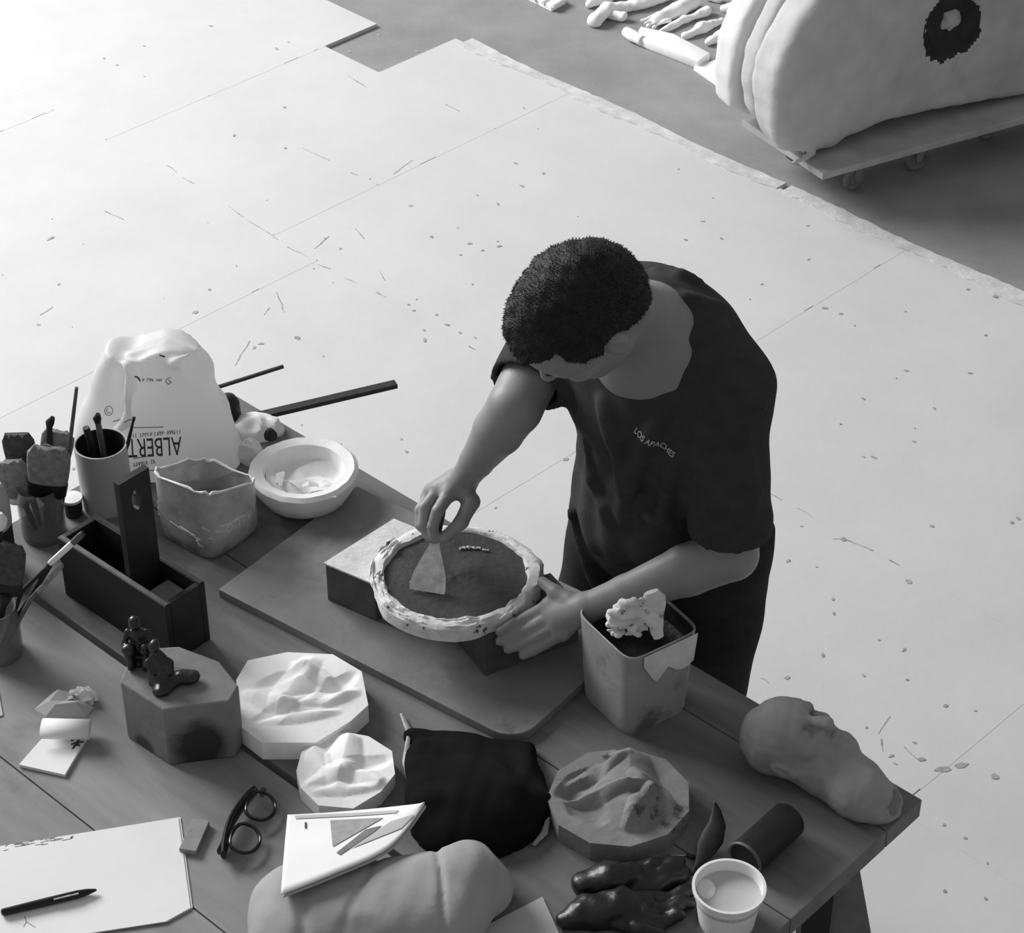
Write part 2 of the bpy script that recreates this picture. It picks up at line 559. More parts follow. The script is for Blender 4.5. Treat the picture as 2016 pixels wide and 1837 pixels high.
# filler that has been wiped into the joints, flush with the panels, broken in places
rs = random.Random(3)
joints = [((-7.6, 3.29), (-2.95, 3.29)), ((-4.945, 3.67), (-4.2, 3.67)), ((-4.2, 3.29), (-4.2, 4.45)), ((-2.95, 3.36), (-0.4, 3.36)), ((-2.95, 2.76), (-0.4, 2.76)),
          ((-2.95, 1.54), (-2.95, 4.45)), ((-1.7, 1.54), (-1.7, 4.45)), ((-5.2, 0.85), (-5.2, 3.29)), ((-4.02, 0.85), (-4.02, 3.29)), ((-7.6, 2.07), (-2.95, 2.07)),
          ((-4.945, 3.29), (-4.945, 4.13)), ((-4.7, 4.13), (-4.2, 4.13))]
m = MB()
for (a, b), (c, d) in joints:
    L = math.hypot(c - a, d - b); t = 0.0
    dx, dy = (c - a) / L, (d - b) / L
    while t < L:
        ln = rs.uniform(0.05, 0.34)
        e = min(L, t + ln)
        w = 0.0022
        q = [(a + dx * t - dy * w, b + dy * t + dx * w), (a + dx * t + dy * w, b + dy * t - dx * w), (a + dx * e + dy * w, b + dy * e - dx * w), (a + dx * e - dy * w, b + dy * e + dx * w)]
        m.prism([tuple(fp(*z)[:2]) for z in q], -0.006, 0.0004)
        t = e + (rs.uniform(0.01, 0.07) if rs.random() < 0.3 else 0.0)
jf = m.build('joint_filler', M_PANEL, floor); jf['kind'] = 'stuff'
# ragged strip along the far edge of the panels
for seg in ((-4.66, -3.4), (-3.38, -2.45), (-2.43, -1.2)):
    top, bot = [], []
    n = 46
    for i in range(n + 1):
        a = seg[0] + (seg[1] - seg[0]) * i / n
        top.append(fp(a, 4.478 + .006 * math.sin(a * 9) + rs.uniform(-0.003, 0.003)))
        bot.append(fp(a, 4.43 + .008 * math.sin(a * 13 + 1) + rs.uniform(-0.005, 0.005)))
    m = MB()
    for i in range(n):
        m.prism([tuple(p[:2]) for p in (bot[i], bot[i + 1], top[i + 1], top[i])], FZ, 0.0022)
    m.build('edge_strip', M_TAPE, floor)

# crumbs and paint chips trodden over the floor: nobody could count them
m = MB()


def chip(p, r, st=1.0, ang=None, z=0.0):
    n = rs.randint(5, 7); a0 = ang if ang is not None else rs.uniform(0, 6.28)
    ca, sa = math.cos(a0), math.sin(a0)
    poly = []
    for k in range(n):
        t = 2 * math.pi * k / n; rr = r * rs.uniform(0.6, 1.15)
        x, y = rr * st * math.cos(t), rr * math.sin(t)
        poly.append((p.x + x * ca - y * sa, p.y + x * sa + y * ca))
    m.prism(poly, z, z + 0.0010)


known = [(385, 615, 11), (585, 665, 13), (500, 685, 7), (680, 65, 6, 1), (745, 62, 9), (688, 95, 8), (820, 95, 9), (745, 128, 7), (205, 115, 6), (230, 128, 6), (560, 212, 7), (100, 470, 8),
         (850, 467, 6), (925, 480, 7), (983, 485, 9), (950, 493, 5), (1015, 322, 6), (1070, 342, 6), (1142, 490, 5), (808, 405, 6), (980, 402, 6), (940, 385, 4), (1335, 333, 5), (1420, 470, 5),
         (1350, 472, 6), (1590, 445, 6), (1625, 607, 8), (1655, 618, 6), (1940, 660, 6), (1785, 730, 6), (1910, 735, 5), (1655, 835, 5), (1800, 870, 5), (1550, 1335, 6), (1575, 1378, 6),
         (1790, 1145, 8), (1730, 1260, 4), (1780, 1280, 6), (1815, 1495, 10), (1855, 1515, 14), (1890, 1508, 12), (1755, 1488, 5), (1800, 1462, 5), (1660, 1062, 9), (1500, 560, 4), (545, 855, 0),
         (930, 560, 5), (1000, 650, 5), (905, 655, 6), (880, 640, 6), (860, 620, 5), (820, 590, 4), (670, 490, 5), (640, 470, 5), (805, 600, 6), (815, 612, 5), (835, 650, 5), (935, 665, 6), (75, 640, 5),
         (1905, 570, 6), (1960, 585, 10), (1700, 900, 5), (1620, 1290, 5), (1640, 1180, 5), (1700, 1330, 4), (1920, 1400, 4), (1960, 1530, 12), (1940, 1770, 5), (1860, 1755, 5), (1900, 1650, 5), (870, 965, 5), (975, 1000, 4),
         (1115, 905, 8), (800, 890, 5), (960, 925, 5), (790, 865, 5)]
for q in known:
    if q[2] <= 0: continue
    chip(P(q[0], q[1], 0), q[2] / 760 * 1.0 * 0.62, rs.uniform(1.0, 1.9), z=FZ if len(q) > 3 or q[1] < 130 and 650 < q[0] < 850 else 0.0)
for i in range(190):
    px, py = rs.uniform(-40, 2050), rs.uniform(0, 1837)
    p = P(px, py, 0)
    b = (p.x + p.y) * .7071; a = (p.x - p.y) * .7071
    if b > 4.32 or b < 0.9: continue
    w = 1.0 if rs.random() < (0.25 + 0.75 * min(1, max(0, (px + py) / 2200))) else 0.45
    chip(p, rs.uniform(0.0022, 0.0052) * w, rs.uniform(1, 2.4))
# scuffs: short dark strokes
for (x0, y0, x1, y1) in [(207, 415, 242, 433), (450, 405, 480, 428), (485, 432, 548, 472), (566, 486, 606, 506), (330, 325, 348, 340), (360, 350, 382, 362), (595, 292, 648, 316), (690, 340, 705, 345),
                         (775, 343, 812, 315), (620, 490, 648, 465), (700, 450, 716, 470), (748, 535, 757, 552), (685, 150, 722, 172), (78, 620, 105, 605), (545, 575, 560, 615), (520, 620, 530, 606), (462, 720, 492, 672),
                         (625, 520, 650, 530), (680, 548, 702, 558), (740, 575, 760, 585), (1640, 1062, 1665, 1060), (1665, 1062, 1720, 1085), (1500, 963, 1540, 985), (1570, 1000, 1600, 1018), (1730, 1445, 1752, 1410), (1736, 1455, 1740, 1480),
                         (1780, 1470, 1812, 1500), (1500, 1335, 1512, 1345), (860, 980, 900, 965)]:
    A, B = P(x0, y0, 0), P(x1, y1, 0)
    d = (B - A); L = d.length; d.normalize(); s2 = Vector((-d.y, d.x, 0))
    k = max(2, int(L / 0.02))
    pts = [A + d * (L * i / k) + s2 * rs.uniform(-0.002, 0.002) for i in range(k + 1)]
    for i in range(k):
        w = rs.uniform(0.0006, 0.0019)
        m.prism([tuple(v[:2]) for v in (pts[i] - s2 * w, pts[i + 1] - s2 * w, pts[i + 1] + s2 * w, pts[i] + s2 * w)], 0.0, 0.0005)
ch = m.build('floor_crumbs', M_CHIP)
tag(ch, 'dark crumbs, paint chips and scuffs strewn over the white floor', 'debris', kind='stuff')

# ================================================================== work tables
tb = thing('work_table', tp(-0.76, 0.3, 0), 'long dark plank table at which the man works', 'table')
for (n0, n1) in ((0.0, 0.087), (0.089, 0.318), (0.32, 0.602)):
    c = tp(-0.76, (n0 + n1) / 2, T - 0.0175)
    m = MB().box(c, (1.52, n1 - n0, 0.035), (TU, TN, Vector((0, 0, 1))))
    m.build('plank', M_PLANK, tb, bevel=0.0012)
# trestle at the right end: a splayed grey board and a dark post
secs = []
for z, x, w in ((T - .036, .487, .018), (.6, .497, .039), (0.0, .53, .06)):
    secs.append([Vector((x + i_ * w, 2.306 + j_ * .012, z)) for i_, j_ in ((-1, -1), (1, -1), (1, 1), (-1, 1))])
MB().loft(secs).build('leg', M_LEG, tb)
MB().box((.447, 2.30, (T - .036) / 2), (.042, .042, T - .036)).build('post', M_DARK, tb)
MB().box(tp(-0.06, 0.52, (T - 0.036) / 2), (0.05, 0.05, T - 0.036), (TU, TN, Vector((0, 0, 1)))).build('leg', M_LEG, tb)
for u0 in (-1.4,):
    for n0 in (0.08, 0.5):
        m = MB().box(tp(u0, n0, (T - 0.035) / 2), (0.06, 0.06, T - 0.035), (TU, TN, Vector((0, 0, 1))))
        m.build('leg', M_LEG, tb)
tb2 = thing('side_table', tp(-0.76, 0.95, 0), 'paler plank table pushed against the near side of the work table', 'table')
for (n0, n1) in ((0.614, 0.872), (0.874, 1.13), (1.132, 1.38)):
    m = MB().box(tp(-0.76, (n0 + n1) / 2, T - 0.0175), (1.52, n1 - n0, 0.035), (TU, TN, Vector((0, 0, 1))))
    m.build('plank', M_PLANK2, tb2, bevel=0.0012)
for u0 in (-0.15, -1.4):
    for n0 in (0.72, 1.3):
        m = MB().box(tp(u0, n0, (T - 0.035) / 2), (0.06, 0.06, T - 0.035), (TU, TN, Vector((0, 0, 1))))
        m.build('leg', M_LEG, tb2)

# ================================================================== work board, blocks, mould
BZ = 0.796
A, B, D_ = P(430, 1160, BZ), P(1018, 1462, BZ), P(703, 957, BZ)
C = B + (D_ - A)
e1 = (B - A).normalized(); e2 = (D_ - A).normalized()
poly = [A]
r = 0.045
for k in range(7):
    t = k / 6 * math.pi / 2
    poly.append(B - e1 * r + e2 * r + e1 * (r * math.sin(t)) - e2 * (r * math.cos(t)))
poly += [C, D_]
m = MB().prism([tuple(p[:2]) for p in poly], T, BZ)
tag(m.build('work_board', M_BOARD, bevel=0.0015), 'grey stained work board with a rounded corner lying on the table', 'board')

BT = 0.874
a, b, c2 = P(640, 1108, BT), P(737, 1150, BT), P(775, 1022, BT)
dd = (b - a); wd = (c2 - a)
blk = thing('plaster_caked_block', (a + b) / 2 + Vector((0, 0, BZ - BT)), 'square block caked white on top under the left edge of the round mould', 'block')
q = [a, b, b + wd, a + wd]
m = MB().prism([tuple(p[:2]) for p in q], BZ, BT - 0.003)
m.build('block_body', M_BLOCKD, blk, bevel=0.002)
m = MB().prism([tuple(p[:2]) for p in [a - dd * .02 - wd * .01, b + dd * .01, b + wd * 1.01, a + wd * 1.01 - dd * .01]], BT - 0.003, BT)
m.build('plaster_crust', M_BLOCKT, blk)

a = P(955, 1332, BZ); b = P(1150, 1258, BZ)
dd = (b - a).normalized(); wd = Vector((-dd.y, dd.x, 0))
q = [a, a + dd * 0.17, a + dd * 0.17 + wd * 0.09, a + wd * 0.09]
m = MB().prism([tuple(p[:2]) for p in q], BZ, BT - 0.0005)
tag(m.build('support_block', M_BLOCKD, bevel=0.002), 'dark rough wooden block under the right edge of the round mould', 'block')

mc = P(897, 1130, 0.90); mc.z = BT
md = thing('round_mould', mc, 'round plaster mould filled with dark clay under the spreading knife', 'mould')
nn = 60
outer, inner = [], []
NS = 12
for k in range(nn):
    t = 2 * math.pi * k / nn
    # outer edge roughly round, inner edge a twelve-sided figure
    ro = 0.136 + 0.0035 * math.sin(3 * t + 1) + 0.0025 * math.sin(7 * t) + rs.uniform(-.0018, .0018)
    ph = (t + .13) % (2 * math.pi / NS) - math.pi / NS
    ri = 0.1155 * math.cos(math.pi / NS) / math.cos(ph) + rs.uniform(-.0012, .0012)
    outer.append((ro, t)); inner.append((ri, t))
kx, ky = 1.0, 0.95


def mp_(r_, t, z):
    return Vector((mc.x + kx * r_ * math.cos(t), mc.y + ky * r_ * math.sin(t), z))


secs = []
top = BT + 0.027
for (fr, z, jz) in ((0, BT, 0), (0, BT + 0.012, .002), (0.0, top - .005, .003), (0.22, top, .003), (0.55, top + .002, .004), (0.86, top + .001, .004), (1.0, top - 0.004, .002), (1.0, BT + 0.008, 0)):
    secs.append([mp_(outer[k][0] + (inner[k][0] - outer[k][0]) * fr + rs.uniform(-1, 1) * jz * .5, outer[k][1], z + rs.uniform(-1, 1) * jz * .5) for k in range(nn)])
m = MB().loft(secs, True, False)
m.build('plaster_rim', M_RIM, md, smooth=40)
m = MB()
secs = []
for fr in (1.004, 0.9, 0.7, 0.45, 0.2, 0.02):
    secs.append([mp_(inner[k][0] * fr, inner[k][1], top - 0.0045 + 0.0014 * math.sin(5 * fr + 2 * inner[k][1])) for k in range(nn)])
m.loft(secs, False, True)
m.build('clay_fill', M_CLAY, md, smooth=60)
# ridge of white plaster dragged over the clay
m = MB()
for (x0, y0, x1, y1, w) in ((905, 1080, 925, 1077, .003), (928, 1078, 946, 1080, .0022), (950, 1082, 962, 1083, .0018)):
    a, b = P(x0, y0, top - .003), P(x1, y1, top - .003)
    k = 6
    m.tube([a.lerp(b, i / k) + Vector((0, rs.uniform(-.0012, .0012), 0)) for i in range(k + 1)], [w * rs.uniform(.5, 1.1) for i in range(k + 1)], 6)
m.build('plaster_streak', M_RIM, md)
# rim of smeared plaster spilling towards the block
m = MB()
for i in range(46):
    t = rs.uniform(2.5, 5.6)
    rr = rs.uniform(0.116, 0.137)
    p = mp_(rr, t, top + .001)
    td = Vector((-math.sin(t), math.cos(t), 0)); l = rs.uniform(.006, .02); w = rs.uniform(.0015, .004)
    m.tube([p - td * l, p + Vector((0, 0, w * .6)), p + td * l], [w * .4, w, w * .3], 6)
m.build('plaster_smears', M_RIM, md)['kind'] = 'stuff'

# spreading knife held in the right hand
e_l, e_r = P(806, 1163, top - .004), P(875, 1167, top - .004)
tipc = (e_l + e_r) / 2
Q = P(858, 1056, 0.968)
kn = thing('putty_knife', tipc, 'wide putty knife smeared with plaster held in the right hand', 'putty knife')
ax = (Q - tipc).normalized(); sx = (e_r - e_l).normalized(); sx = (sx - ax * sx.dot(ax)).normalized(); ny = ax.cross(sx).normalized()
Lk = (Q - tipc).length
m = MB()
secs = []
for f, w in ((0, 0.0275), (0.06, .0285), (0.3, 0.026), (0.6, 0.0165), (0.82, 0.0085), (1.0, 0.007)):
    c = tipc + ax * (Lk * f)
    t = .0007 + .0006 * f
    secs.append([c + sx * (w * i) + ny * (t * j) for i, j in ((-1, -1), (1, -1), (1, 1), (-1, 1))])
m.loft(secs)
m.build('blade', M_BLADE, kn)
m = MB()
for i in range(16):
    p = tipc + sx * rs.uniform(-.026, .026) + ax * rs.uniform(.002, .012) + ny * .0015
    m.tube([p - sx * .003, p + ax * .002, p + sx * .004], [.001, rs.uniform(.0012, .0028), .001], 5)
m.build('plaster_bead', M_RIM, kn)['kind'] = 'stuff'
hd = (ax + Vector((0.15, 0.1, .5))).normalized()
m = MB().tube([Q - ax * .008, Q + ax * 0.015, Q + ax * 0.035, Q + ax * 0.055, Q + ax * 0.06], [.006, .0085, .0095, .0095, .006], 10)
m.build('handle', M_HANDLE, kn, smooth=40)


# ================================================================== lettering helper
def text_mesh(s, size, bold=False):
    cu = bpy.data.curves.new('lettering', 'FONT')
    cu.body = s; cu.size = size; cu.align_x = 'CENTER'; cu.align_y = 'CENTER'; cu.resolution_u = 3
    if bold: cu.offset = size * 0.018
    o = bpy.data.objects.new('lettering', cu); COL.objects.link(o)
    dg = bpy.context.evaluated_depsgraph_get(); dg.update()
    me = bpy.data.meshes.new_from_object(o.evaluated_get(dg))
    V = [tuple(v.co) for v in me.vertices]; Fc = [tuple(p.vertices) for p in me.polygons]
    bpy.data.objects.remove(o); bpy.data.curves.remove(cu); bpy.data.meshes.remove(me)
    # subdivide long edges so that lettering can follow curved cloth
    bm = bmesh.new()
    vs_ = [bm.verts.new(v) for v in V]
    for f in Fc:
        try: bm.faces.new([vs_[i] for i in f])
        except ValueError: pass
    bmesh.ops.triangulate(bm, faces=bm.faces)
    for _ in range(2):
        ed = [e for e in bm.edges if e.calc_length() > size * 0.25]
        if ed: bmesh.ops.subdivide_edges(bm, edges=ed, cuts=1)
    bmesh.ops.triangulate(bm, faces=bm.faces)
    bm.verts.index_update()
    V = [tuple(v.co) for v in bm.verts]; Fc = [tuple(v.index for v in f.verts) for f in bm.faces]
    bm.free()
    return V, Fc


def bvh_of(o):
    w = wloc(o)
    return BVHTree.FromPolygons([v.co + w for v in o.data.vertices], [tuple(p.vertices) for p in o.data.polygons])


def lay_print(name, V, Fc, bvh, origin, xa, ya, ndir, m, parent, lift=0.0012):
    """lay flat lettering (x, y) on a surface by casting along -ndir"""
    out = []; ok = []
    for x, y, _ in V:
        p = Vector(origin) + Vector(xa) * x + Vector(ya) * y
        h = bvh.ray_cast(p + Vector(ndir) * 0.3, -Vector(ndir), 0.7)
        if h[0] is None: out.append(p); ok.append(False)
        else: out.append(h[0] + Vector(ndir) * lift); ok.append(True)
    Fk = [f for f in Fc if all(ok[i] for i in f)]
    return mesh_obj(name, out, Fk, m, parent)


def stroke_mesh(polylines, w):
    """flat strokes as (V, F) in a plane"""
    V, Fc = [], []
    for pl in polylines:
        for (x0, y0), (x1, y1) in zip(pl[:-1], pl[1:]):
            L = math.hypot(x1 - x0, y1 - y0) or 1e-6
            nx, ny = -(y1 - y0) / L * w / 2, (x1 - x0) / L * w / 2
            k = max(1, int(L / 0.006))
            for i in range(k):
                a, b = i / k, (i + 1) / k
                q = [(x0 + (x1 - x0) * t, y0 + (y1 - y0) * t) for t in (a, b)]
                n0 = len(V)
                V += [(q[0][0] - nx, q[0][1] - ny, 0), (q[1][0] - nx, q[1][1] - ny, 0), (q[1][0] + nx, q[1][1] + ny, 0), (q[0][0] + nx, q[0][1] + ny, 0)]
                Fc.append((n0, n0 + 1, n0 + 2, n0 + 3))
    return V, Fc


def faceted(name, poly, z0, z1, bumps, m, parent=None, step=0.0028, edge=0.010, **kw):
    """plaster tablet: polygon outline with a carved relief on its top"""
    poly = [Vector((p[0], p[1], 0)) for p in poly]
    n = len(poly)
    if sum(poly[i].x * poly[(i + 1) % n].y - poly[(i + 1) % n].x * poly[i].y for i in range(n)) < 0: poly = poly[::-1]
    c = sum(poly, Vector((0, 0, 0))) / n
    pts = []
    for i in range(n):
        a, b = poly[i], poly[(i + 1) % n]
        k = max(2, int((b - a).length / step))
        for j in range(k): pts.append(a.lerp(b, j / k))
    R = max((p - c).length for p in poly); rings = int(R / step)
    N = len(pts)
    secs = [[Vector((p.x, p.y, z0)) for p in pts]]
    for q in range(rings):
        f = 1 - q / rings
        row = []
        for p in pts:
            x = c.lerp(p, f)
            d = (1 - f) * (p - c).length
            fade = min(1, d / edge)
            row.append(Vector((x.x, x.y, z1 + fade * bumps(x.x - c.x, x.y - c.y))))
        secs.append(row)
    mm = MB().loft(secs, True, True)
    return mm.build(name, m, parent, smooth=24, **kw)


def wedge(x, y, cx, cy, ang, L, W, h, sharp=1.0):
    """a ridge of length L, half width W, height h"""
    ca, sa = math.cos(ang), math.sin(ang)
    u = (x - cx) * ca + (y - cy) * sa; v = -(x - cx) * sa + (y - cy) * ca
    a = 1 - abs(v) / (W * (1.0 - 0.55 * min(1, abs(u) / L))); b = 1 - abs(u) / L
    if a <= 0 or b <= 0: return 0.0
    q = min(1.0, a) * min(1.0, b * 2.0)
    return h * q * (1.6 - .6 * q)


# ================================================================== three carved plaster tablets
pl = [P(x, y, .815) for x, y in ((465, 1338), (488, 1300), (565, 1284), (655, 1288), (712, 1322), (725, 1388), (690, 1420), (622, 1462), (515, 1462), (471, 1428))]


def rel1(x, y):
    h = 0.0
    h += wedge(x, y, -.01, .02, 1.2, .075, .034, .012) + wedge(x, y, .03, -.015, .35, .07, .022, .010) + wedge(x, y, -.045, -.015, 2.7, .05, .024, .010)
    h += wedge(x, y, .02, .045, 2.5, .05, .02, .009) - wedge(x, y, .055, .015, .9, .05, .022, .007) - wedge(x, y, -.03, .035, .4, .045, .02, .007)
    h += wedge(x, y, .0, -.05, .2, .07, .016, .007) - wedge(x, y, -.04, -.05, .5, .04, .02, .005)
    return h


tag(faceted('plaster_tablet', pl, T, .815, rel1, M_PLAST), 'larger white ten-sided plaster tablet with carved relief beside the work board', 'plaster relief')
pl = [P(x, y, .806) + Vector((0, -.006, 0)) for x, y in ((584, 1512), (594, 1475), (640, 1443), (683, 1436), (726, 1444), (772, 1473), (778, 1518), (750, 1553), (696, 1586), (628, 1580), (592, 1545))]


def rel2(x, y):
    h = wedge(x, y, .0, .02, 1.45, .07, .03, .011) + wedge(x, y, -.02, -.02, .6, .055, .02, .008) - wedge(x, y, .03, .005, .3, .05, .02, .006)
    h += wedge(x, y, .035, -.02, 2.6, .045, .02, .007) + wedge(x, y, -.04, .02, 2.0, .045, .02, .007) + wedge(x, y, 0, -.048, .1, .06, .014, .006)
    return h


tag(faceted('plaster_tablet', pl, T, .806, rel2, M_PLAST), 'smaller white plaster tablet with carved relief in front of the larger one', 'plaster relief')
pl = [P(1219 + 143 * math.cos(t) * 1.0, 1570 - 98 * math.sin(t), .815) for t in [2 * math.pi * k / 11 + .3 for k in range(11)]]


def rel3(x, y):
    h = wedge(x, y, .015, .02, 1.5, .09, .05, .022) - wedge(x, y, -.055, .03, .7, .05, .025, .012) - wedge(x, y, -.05, -.02, 2.2, .045, .03, .014)
    h += wedge(x, y, -.02, .0, .1, .06, .018, .016) + wedge(x, y, .05, .0, 2.3, .05, .026, .012) + wedge(x, y, .03, -.03, 1.0, .05, .02, .014)
    h += wedge(x, y, -.03, .05, .5, .06, .016, .012)
    return h


rl = thing('clay_stained_tablet', P(1215, 1575, T), 'grey many-sided tablet with a clay-stained relief in front of the square bucket', 'plaster relief')
faceted('tablet', pl, T, .815, rel3, M_PLASTD, rl)

# ================================================================== square bucket
bk = thing('square_bucket', P(1255, 1395, T), 'square white plastic bucket of dark clay slip beside the work board', 'bucket')
BKT = .945
tc = [P(1146, 1205, BKT), P(1243, 1296, BKT), P(1366, 1237, BKT)]
tc.append(tc[0] + tc[2] - tc[1])
cen = sum(tc, Vector()) / 4
bu = (tc[1] - tc[0]); bv = (tc[2] - tc[1])
hw, hh = bu.length / 2 + .008, bv.length / 2 + .008
bu.normalize(); bv = Vector((-bu.y, bu.x, 0))
c0 = Vector((cen.x, cen.y, 0))


def sq(f, z, n=32): return ring(c0 + Vector((0, 0, z)), bu, bv, hw * f, hh * f, n, 7.0)


m = MB().loft([sq(.87, T), sq(.89, T + .012), sq(.94, T + .08), sq(.98, BKT - .02), sq(1.0, BKT), sq(.97, BKT + .001), sq(.955, BKT - .02), sq(.9, T + .075)], True, False)
m.build('bucket_shell', M_BUCK, bk, smooth=35)
m = MB().loft([sq(.972, BKT - .002), sq(.95, BKT - .012), sq(.935, T + .13), sq(.92, T + .1285), sq(.5, T + .125), sq(.1, T + .127)], False, True)
m.build('clay_slip', M_CANIN, bk, smooth=60)
# plaster smeared down the outside of the right-hand face
m = MB()
rows = []
for i in range(24):
    s_ = i / 23
    zb = BKT - .012 - .062 * (0.55 + .45 * abs(math.sin(s_ * 4.6 + .9))) * (1 - 0.2 * s_) * min(1, .15 + s_ * 3)
    col_ = []
    for j in range(6):
        z = BKT - .001 + (zb - BKT) * j / 5
        f = .87 + (z - T) / (BKT - T) * .13
        # the face on the +bu side, from the near corner round to the right corner
        along = -0.62 + 1.5 * s_
        col_.append(c0 + bu * (hw * f + .0018) + bv * (hh * f * min(.9, along)) + Vector((0, 0, z)))
    rows.append(col_)
V = [p for r_ in rows for p in r_]; Fc = [(i * 6 + j, i * 6 + j + 1, (i + 1) * 6 + j + 1, (i + 1) * 6 + j) for i in range(23) for j in range(5)]
m.add(V, Fc)
m.build('plaster_smear', M_BUCKP, bk, smooth=60)
# tool with plaster lumps standing in the slip
cl = thing('plaster_scoop', P(1275, 1215, T + .125), 'wooden stick crusted with white plaster lumps standing in the square bucket', 'stick')
a = PYY(1296, 1256, 2.55); b = PYY(1284, 1166, 2.56)
m = MB().tube([a.lerp(b, q / 7) + Vector((rs.uniform(-.0015, .0015), rs.uniform(-.0015, .0015), 0)) for q in range(8)], [.007, .009, .010, .012, .014, .016, .017, .010], 18, flat=((1, 0.2, 0), 1.1, .6))
m.build('stick', M_BUCKP, cl, smooth=40)
F = Field((.08, 2.47, .86), (.27, 2.62, 1.07), .004)
for i in range(150):
    px, py = min(1276, max(1200, rs.gauss(1238, 19))), min(1248, max(1176, rs.gauss(1214, 18)))
    p = PYY(px, py, 2.548 + rs.uniform(-.010, .010))
    F.ell(p, [rs.uniform(.003, .0075) for _ in range(3)], k=.001)
for i in range(10):
    F.cone(PYY(1287 + rs.uniform(-6, 4), 1212 + 2 * i, 2.545), PYY(1255 + rs.uniform(-8, 6), 1214 + rs.uniform(-10, 12), 2.545), .006, .004, .003)
F.noise(.0018, 360, 3)
F.build('plaster_lumps', M_RIM, cl)

# ================================================================== black bag in front of the board corner
bb = thing('black_plastic_bag', P(930, 1590, T), 'crumpled black plastic bag slumped against the rounded corner of the board', 'bag')
ctr = P(930, 1590, T)
F = Field(ctr - Vector((.19, .16, .01)), ctr + Vector((.19, .17, .10)), .006)
F.ell(P(935, 1612, T + .0), (.1, .088, .062), k=.03).ell(P(925, 1525, T), (.09, .075, .035), k=.03)
F.cone(P(830, 1485, T + .01), P(845, 1590, T + .02), .022, .03, .02)
F.cone(P(1030, 1500, T + .008), P(1068, 1590, T + .012), .02, .022, .02).cone(P(1040, 1580, T + .008), P(1082, 1570, T + .03), .02, .006, .015)
F.cone(P(815, 1450, T + .004), P(1030, 1480, T + .006), .012, .012, .02)
F.noise(.003, 80, 3).noise(.0012, 170, 8).half((0, 0, T + .0005), (0, 0, -1))
F.build('bag_body', M_BLACKBAG, bb)
MB().tube([P(790, 1405, T + .006), P(803, 1436, T + .010), P(850, 1458, T + .010), P(915, 1470, T + .008)], [.002, .0035, .0035, .002], 8, flat=((0, 0, 1), .6, 1.4)).build('clear_lip', M_CLEARLIP, bb, smooth=50)
MB().tube([P(804, 1450, T + .012), P(799, 1500, T + .012), P(803, 1535, T + .010)], [.003, .006, .003], 8, flat=((1, 0, 0), 1, .4)).build('clear_lip', M_CLEARLIP, bb, smooth=50)
MB().tube([P(1080, 1608, T + .016), P(1072, 1640, T + .008), P(1050, 1664, T + .006)], [.003, .005, .003], 8, flat=((1, 0, 0), 1, .4)).build('clear_lip', M_CLEARLIP, bb, smooth=50)

# ================================================================== wooden tote
TZ = .90
n1, n2 = P(112, 1058, TZ), P(325, 1196, TZ)
n3 = P(413, 1152, TZ)
tu = (n2 - n1).normalized(); tw = Vector((-tu.y, tu.x, 0)); wdt = (n3 - n2).dot(tw)
Lt = (n2 - n1).length
tt = thing('wooden_tote', Vector((n2.x, n2.y, T)), 'dark wooden tool tote with a tall slotted handle board', 'tool tote')


def tloc(a, b, z): return Vector((n1.x, n1.y, 0)) + tu * a + tw * b + Vector((0, 0, z))


th = .011
axs = (tu, tw, Vector((0, 0, 1)))
for b in (th / 2, wdt - th / 2):
    m = MB().box(tloc(Lt / 2, b, (T + TZ) / 2), (Lt, th, TZ - T), axs)
    m.build('side_panel', M_TOTE, tt, bevel=.0015)
    m = MB().box(tloc(Lt / 2, b, TZ + .0006), (Lt - .004, th - .003, .0012), axs)
    m.build('worn_edge', M_TOTEE if b < .05 else M_TOTE, tt)
for a in (th / 2, Lt - th / 2):
    m = MB().box(tloc(a, wdt / 2, (T + TZ) / 2), (th, wdt - 2 * th, TZ - T), axs)
    m.build('end_panel', M_TOTE, tt, bevel=.0015)
m = MB().box(tloc(Lt / 2, wdt / 2, T + .004), (Lt - 2 * th, wdt - 2 * th, .008), axs)
m.build('bottom', M_GYP, tt)
# the handle board stands across the tote, with a slot near its top
ha = Lt * .62
HT = 1.085
ys = [th, wdt - th]
hb = MB()
w0, w1 = ys[0], ys[1]
mid = (w0 + w1) / 2
n_ = 24
slot = [(mid + .009 * math.cos(2 * math.pi * k / n_), HT - .045 + .020 * math.sin(2 * math.pi * k / n_)) for k in range(n_)]
outl = []
for k in range(n_):
    t = 2 * math.pi * k / n_; ccx, ssy = math.cos(t), math.sin(t)
    sc = 1 / max(abs(ccx), abs(ssy))
    outl.append((mid + (w1 - w0) / 2 * ccx * sc, (HT - .045) + (.045 * ssy * sc if ssy > 0 else (HT - .045 - T - .01) * ssy * sc)))
rings_ = []
for xx, loop in ((-.006, slot), (-.006, outl), (.006, outl), (.006, slot)):
    rings_.append([tloc(ha + xx, q[0], q[1]) for q in loop])
rings_.append(rings_[0])
hb.loft(rings_, False, False)
hb.build('handle_board', M_TOTE, tt, smooth=30)
# odds and ends lying inside the tote
m = MB().box(tloc(Lt * .835, wdt * .5, T + .051), (Lt * .25, wdt * .70, .084), axs)
tag(m.build('plaster_offcut', M_GYP, bevel=.003), 'grey plaster offcut lying inside the right end of the tote', 'plaster block')

# ================================================================== chamfered plaster block with two dark figurines
GZ = .895
gp = [P(x, y, GZ) for x, y in ((236, 1342), (322, 1397), (452, 1380), (470, 1350), (432, 1302), (352, 1272), (262, 1278))]
M_GYPD = mat('shaded_stained_plaster_block', 0.2, 0.85, 0.15, 14, 0.25, 60, stain=(0.09, 12, 0.64, 0.08))


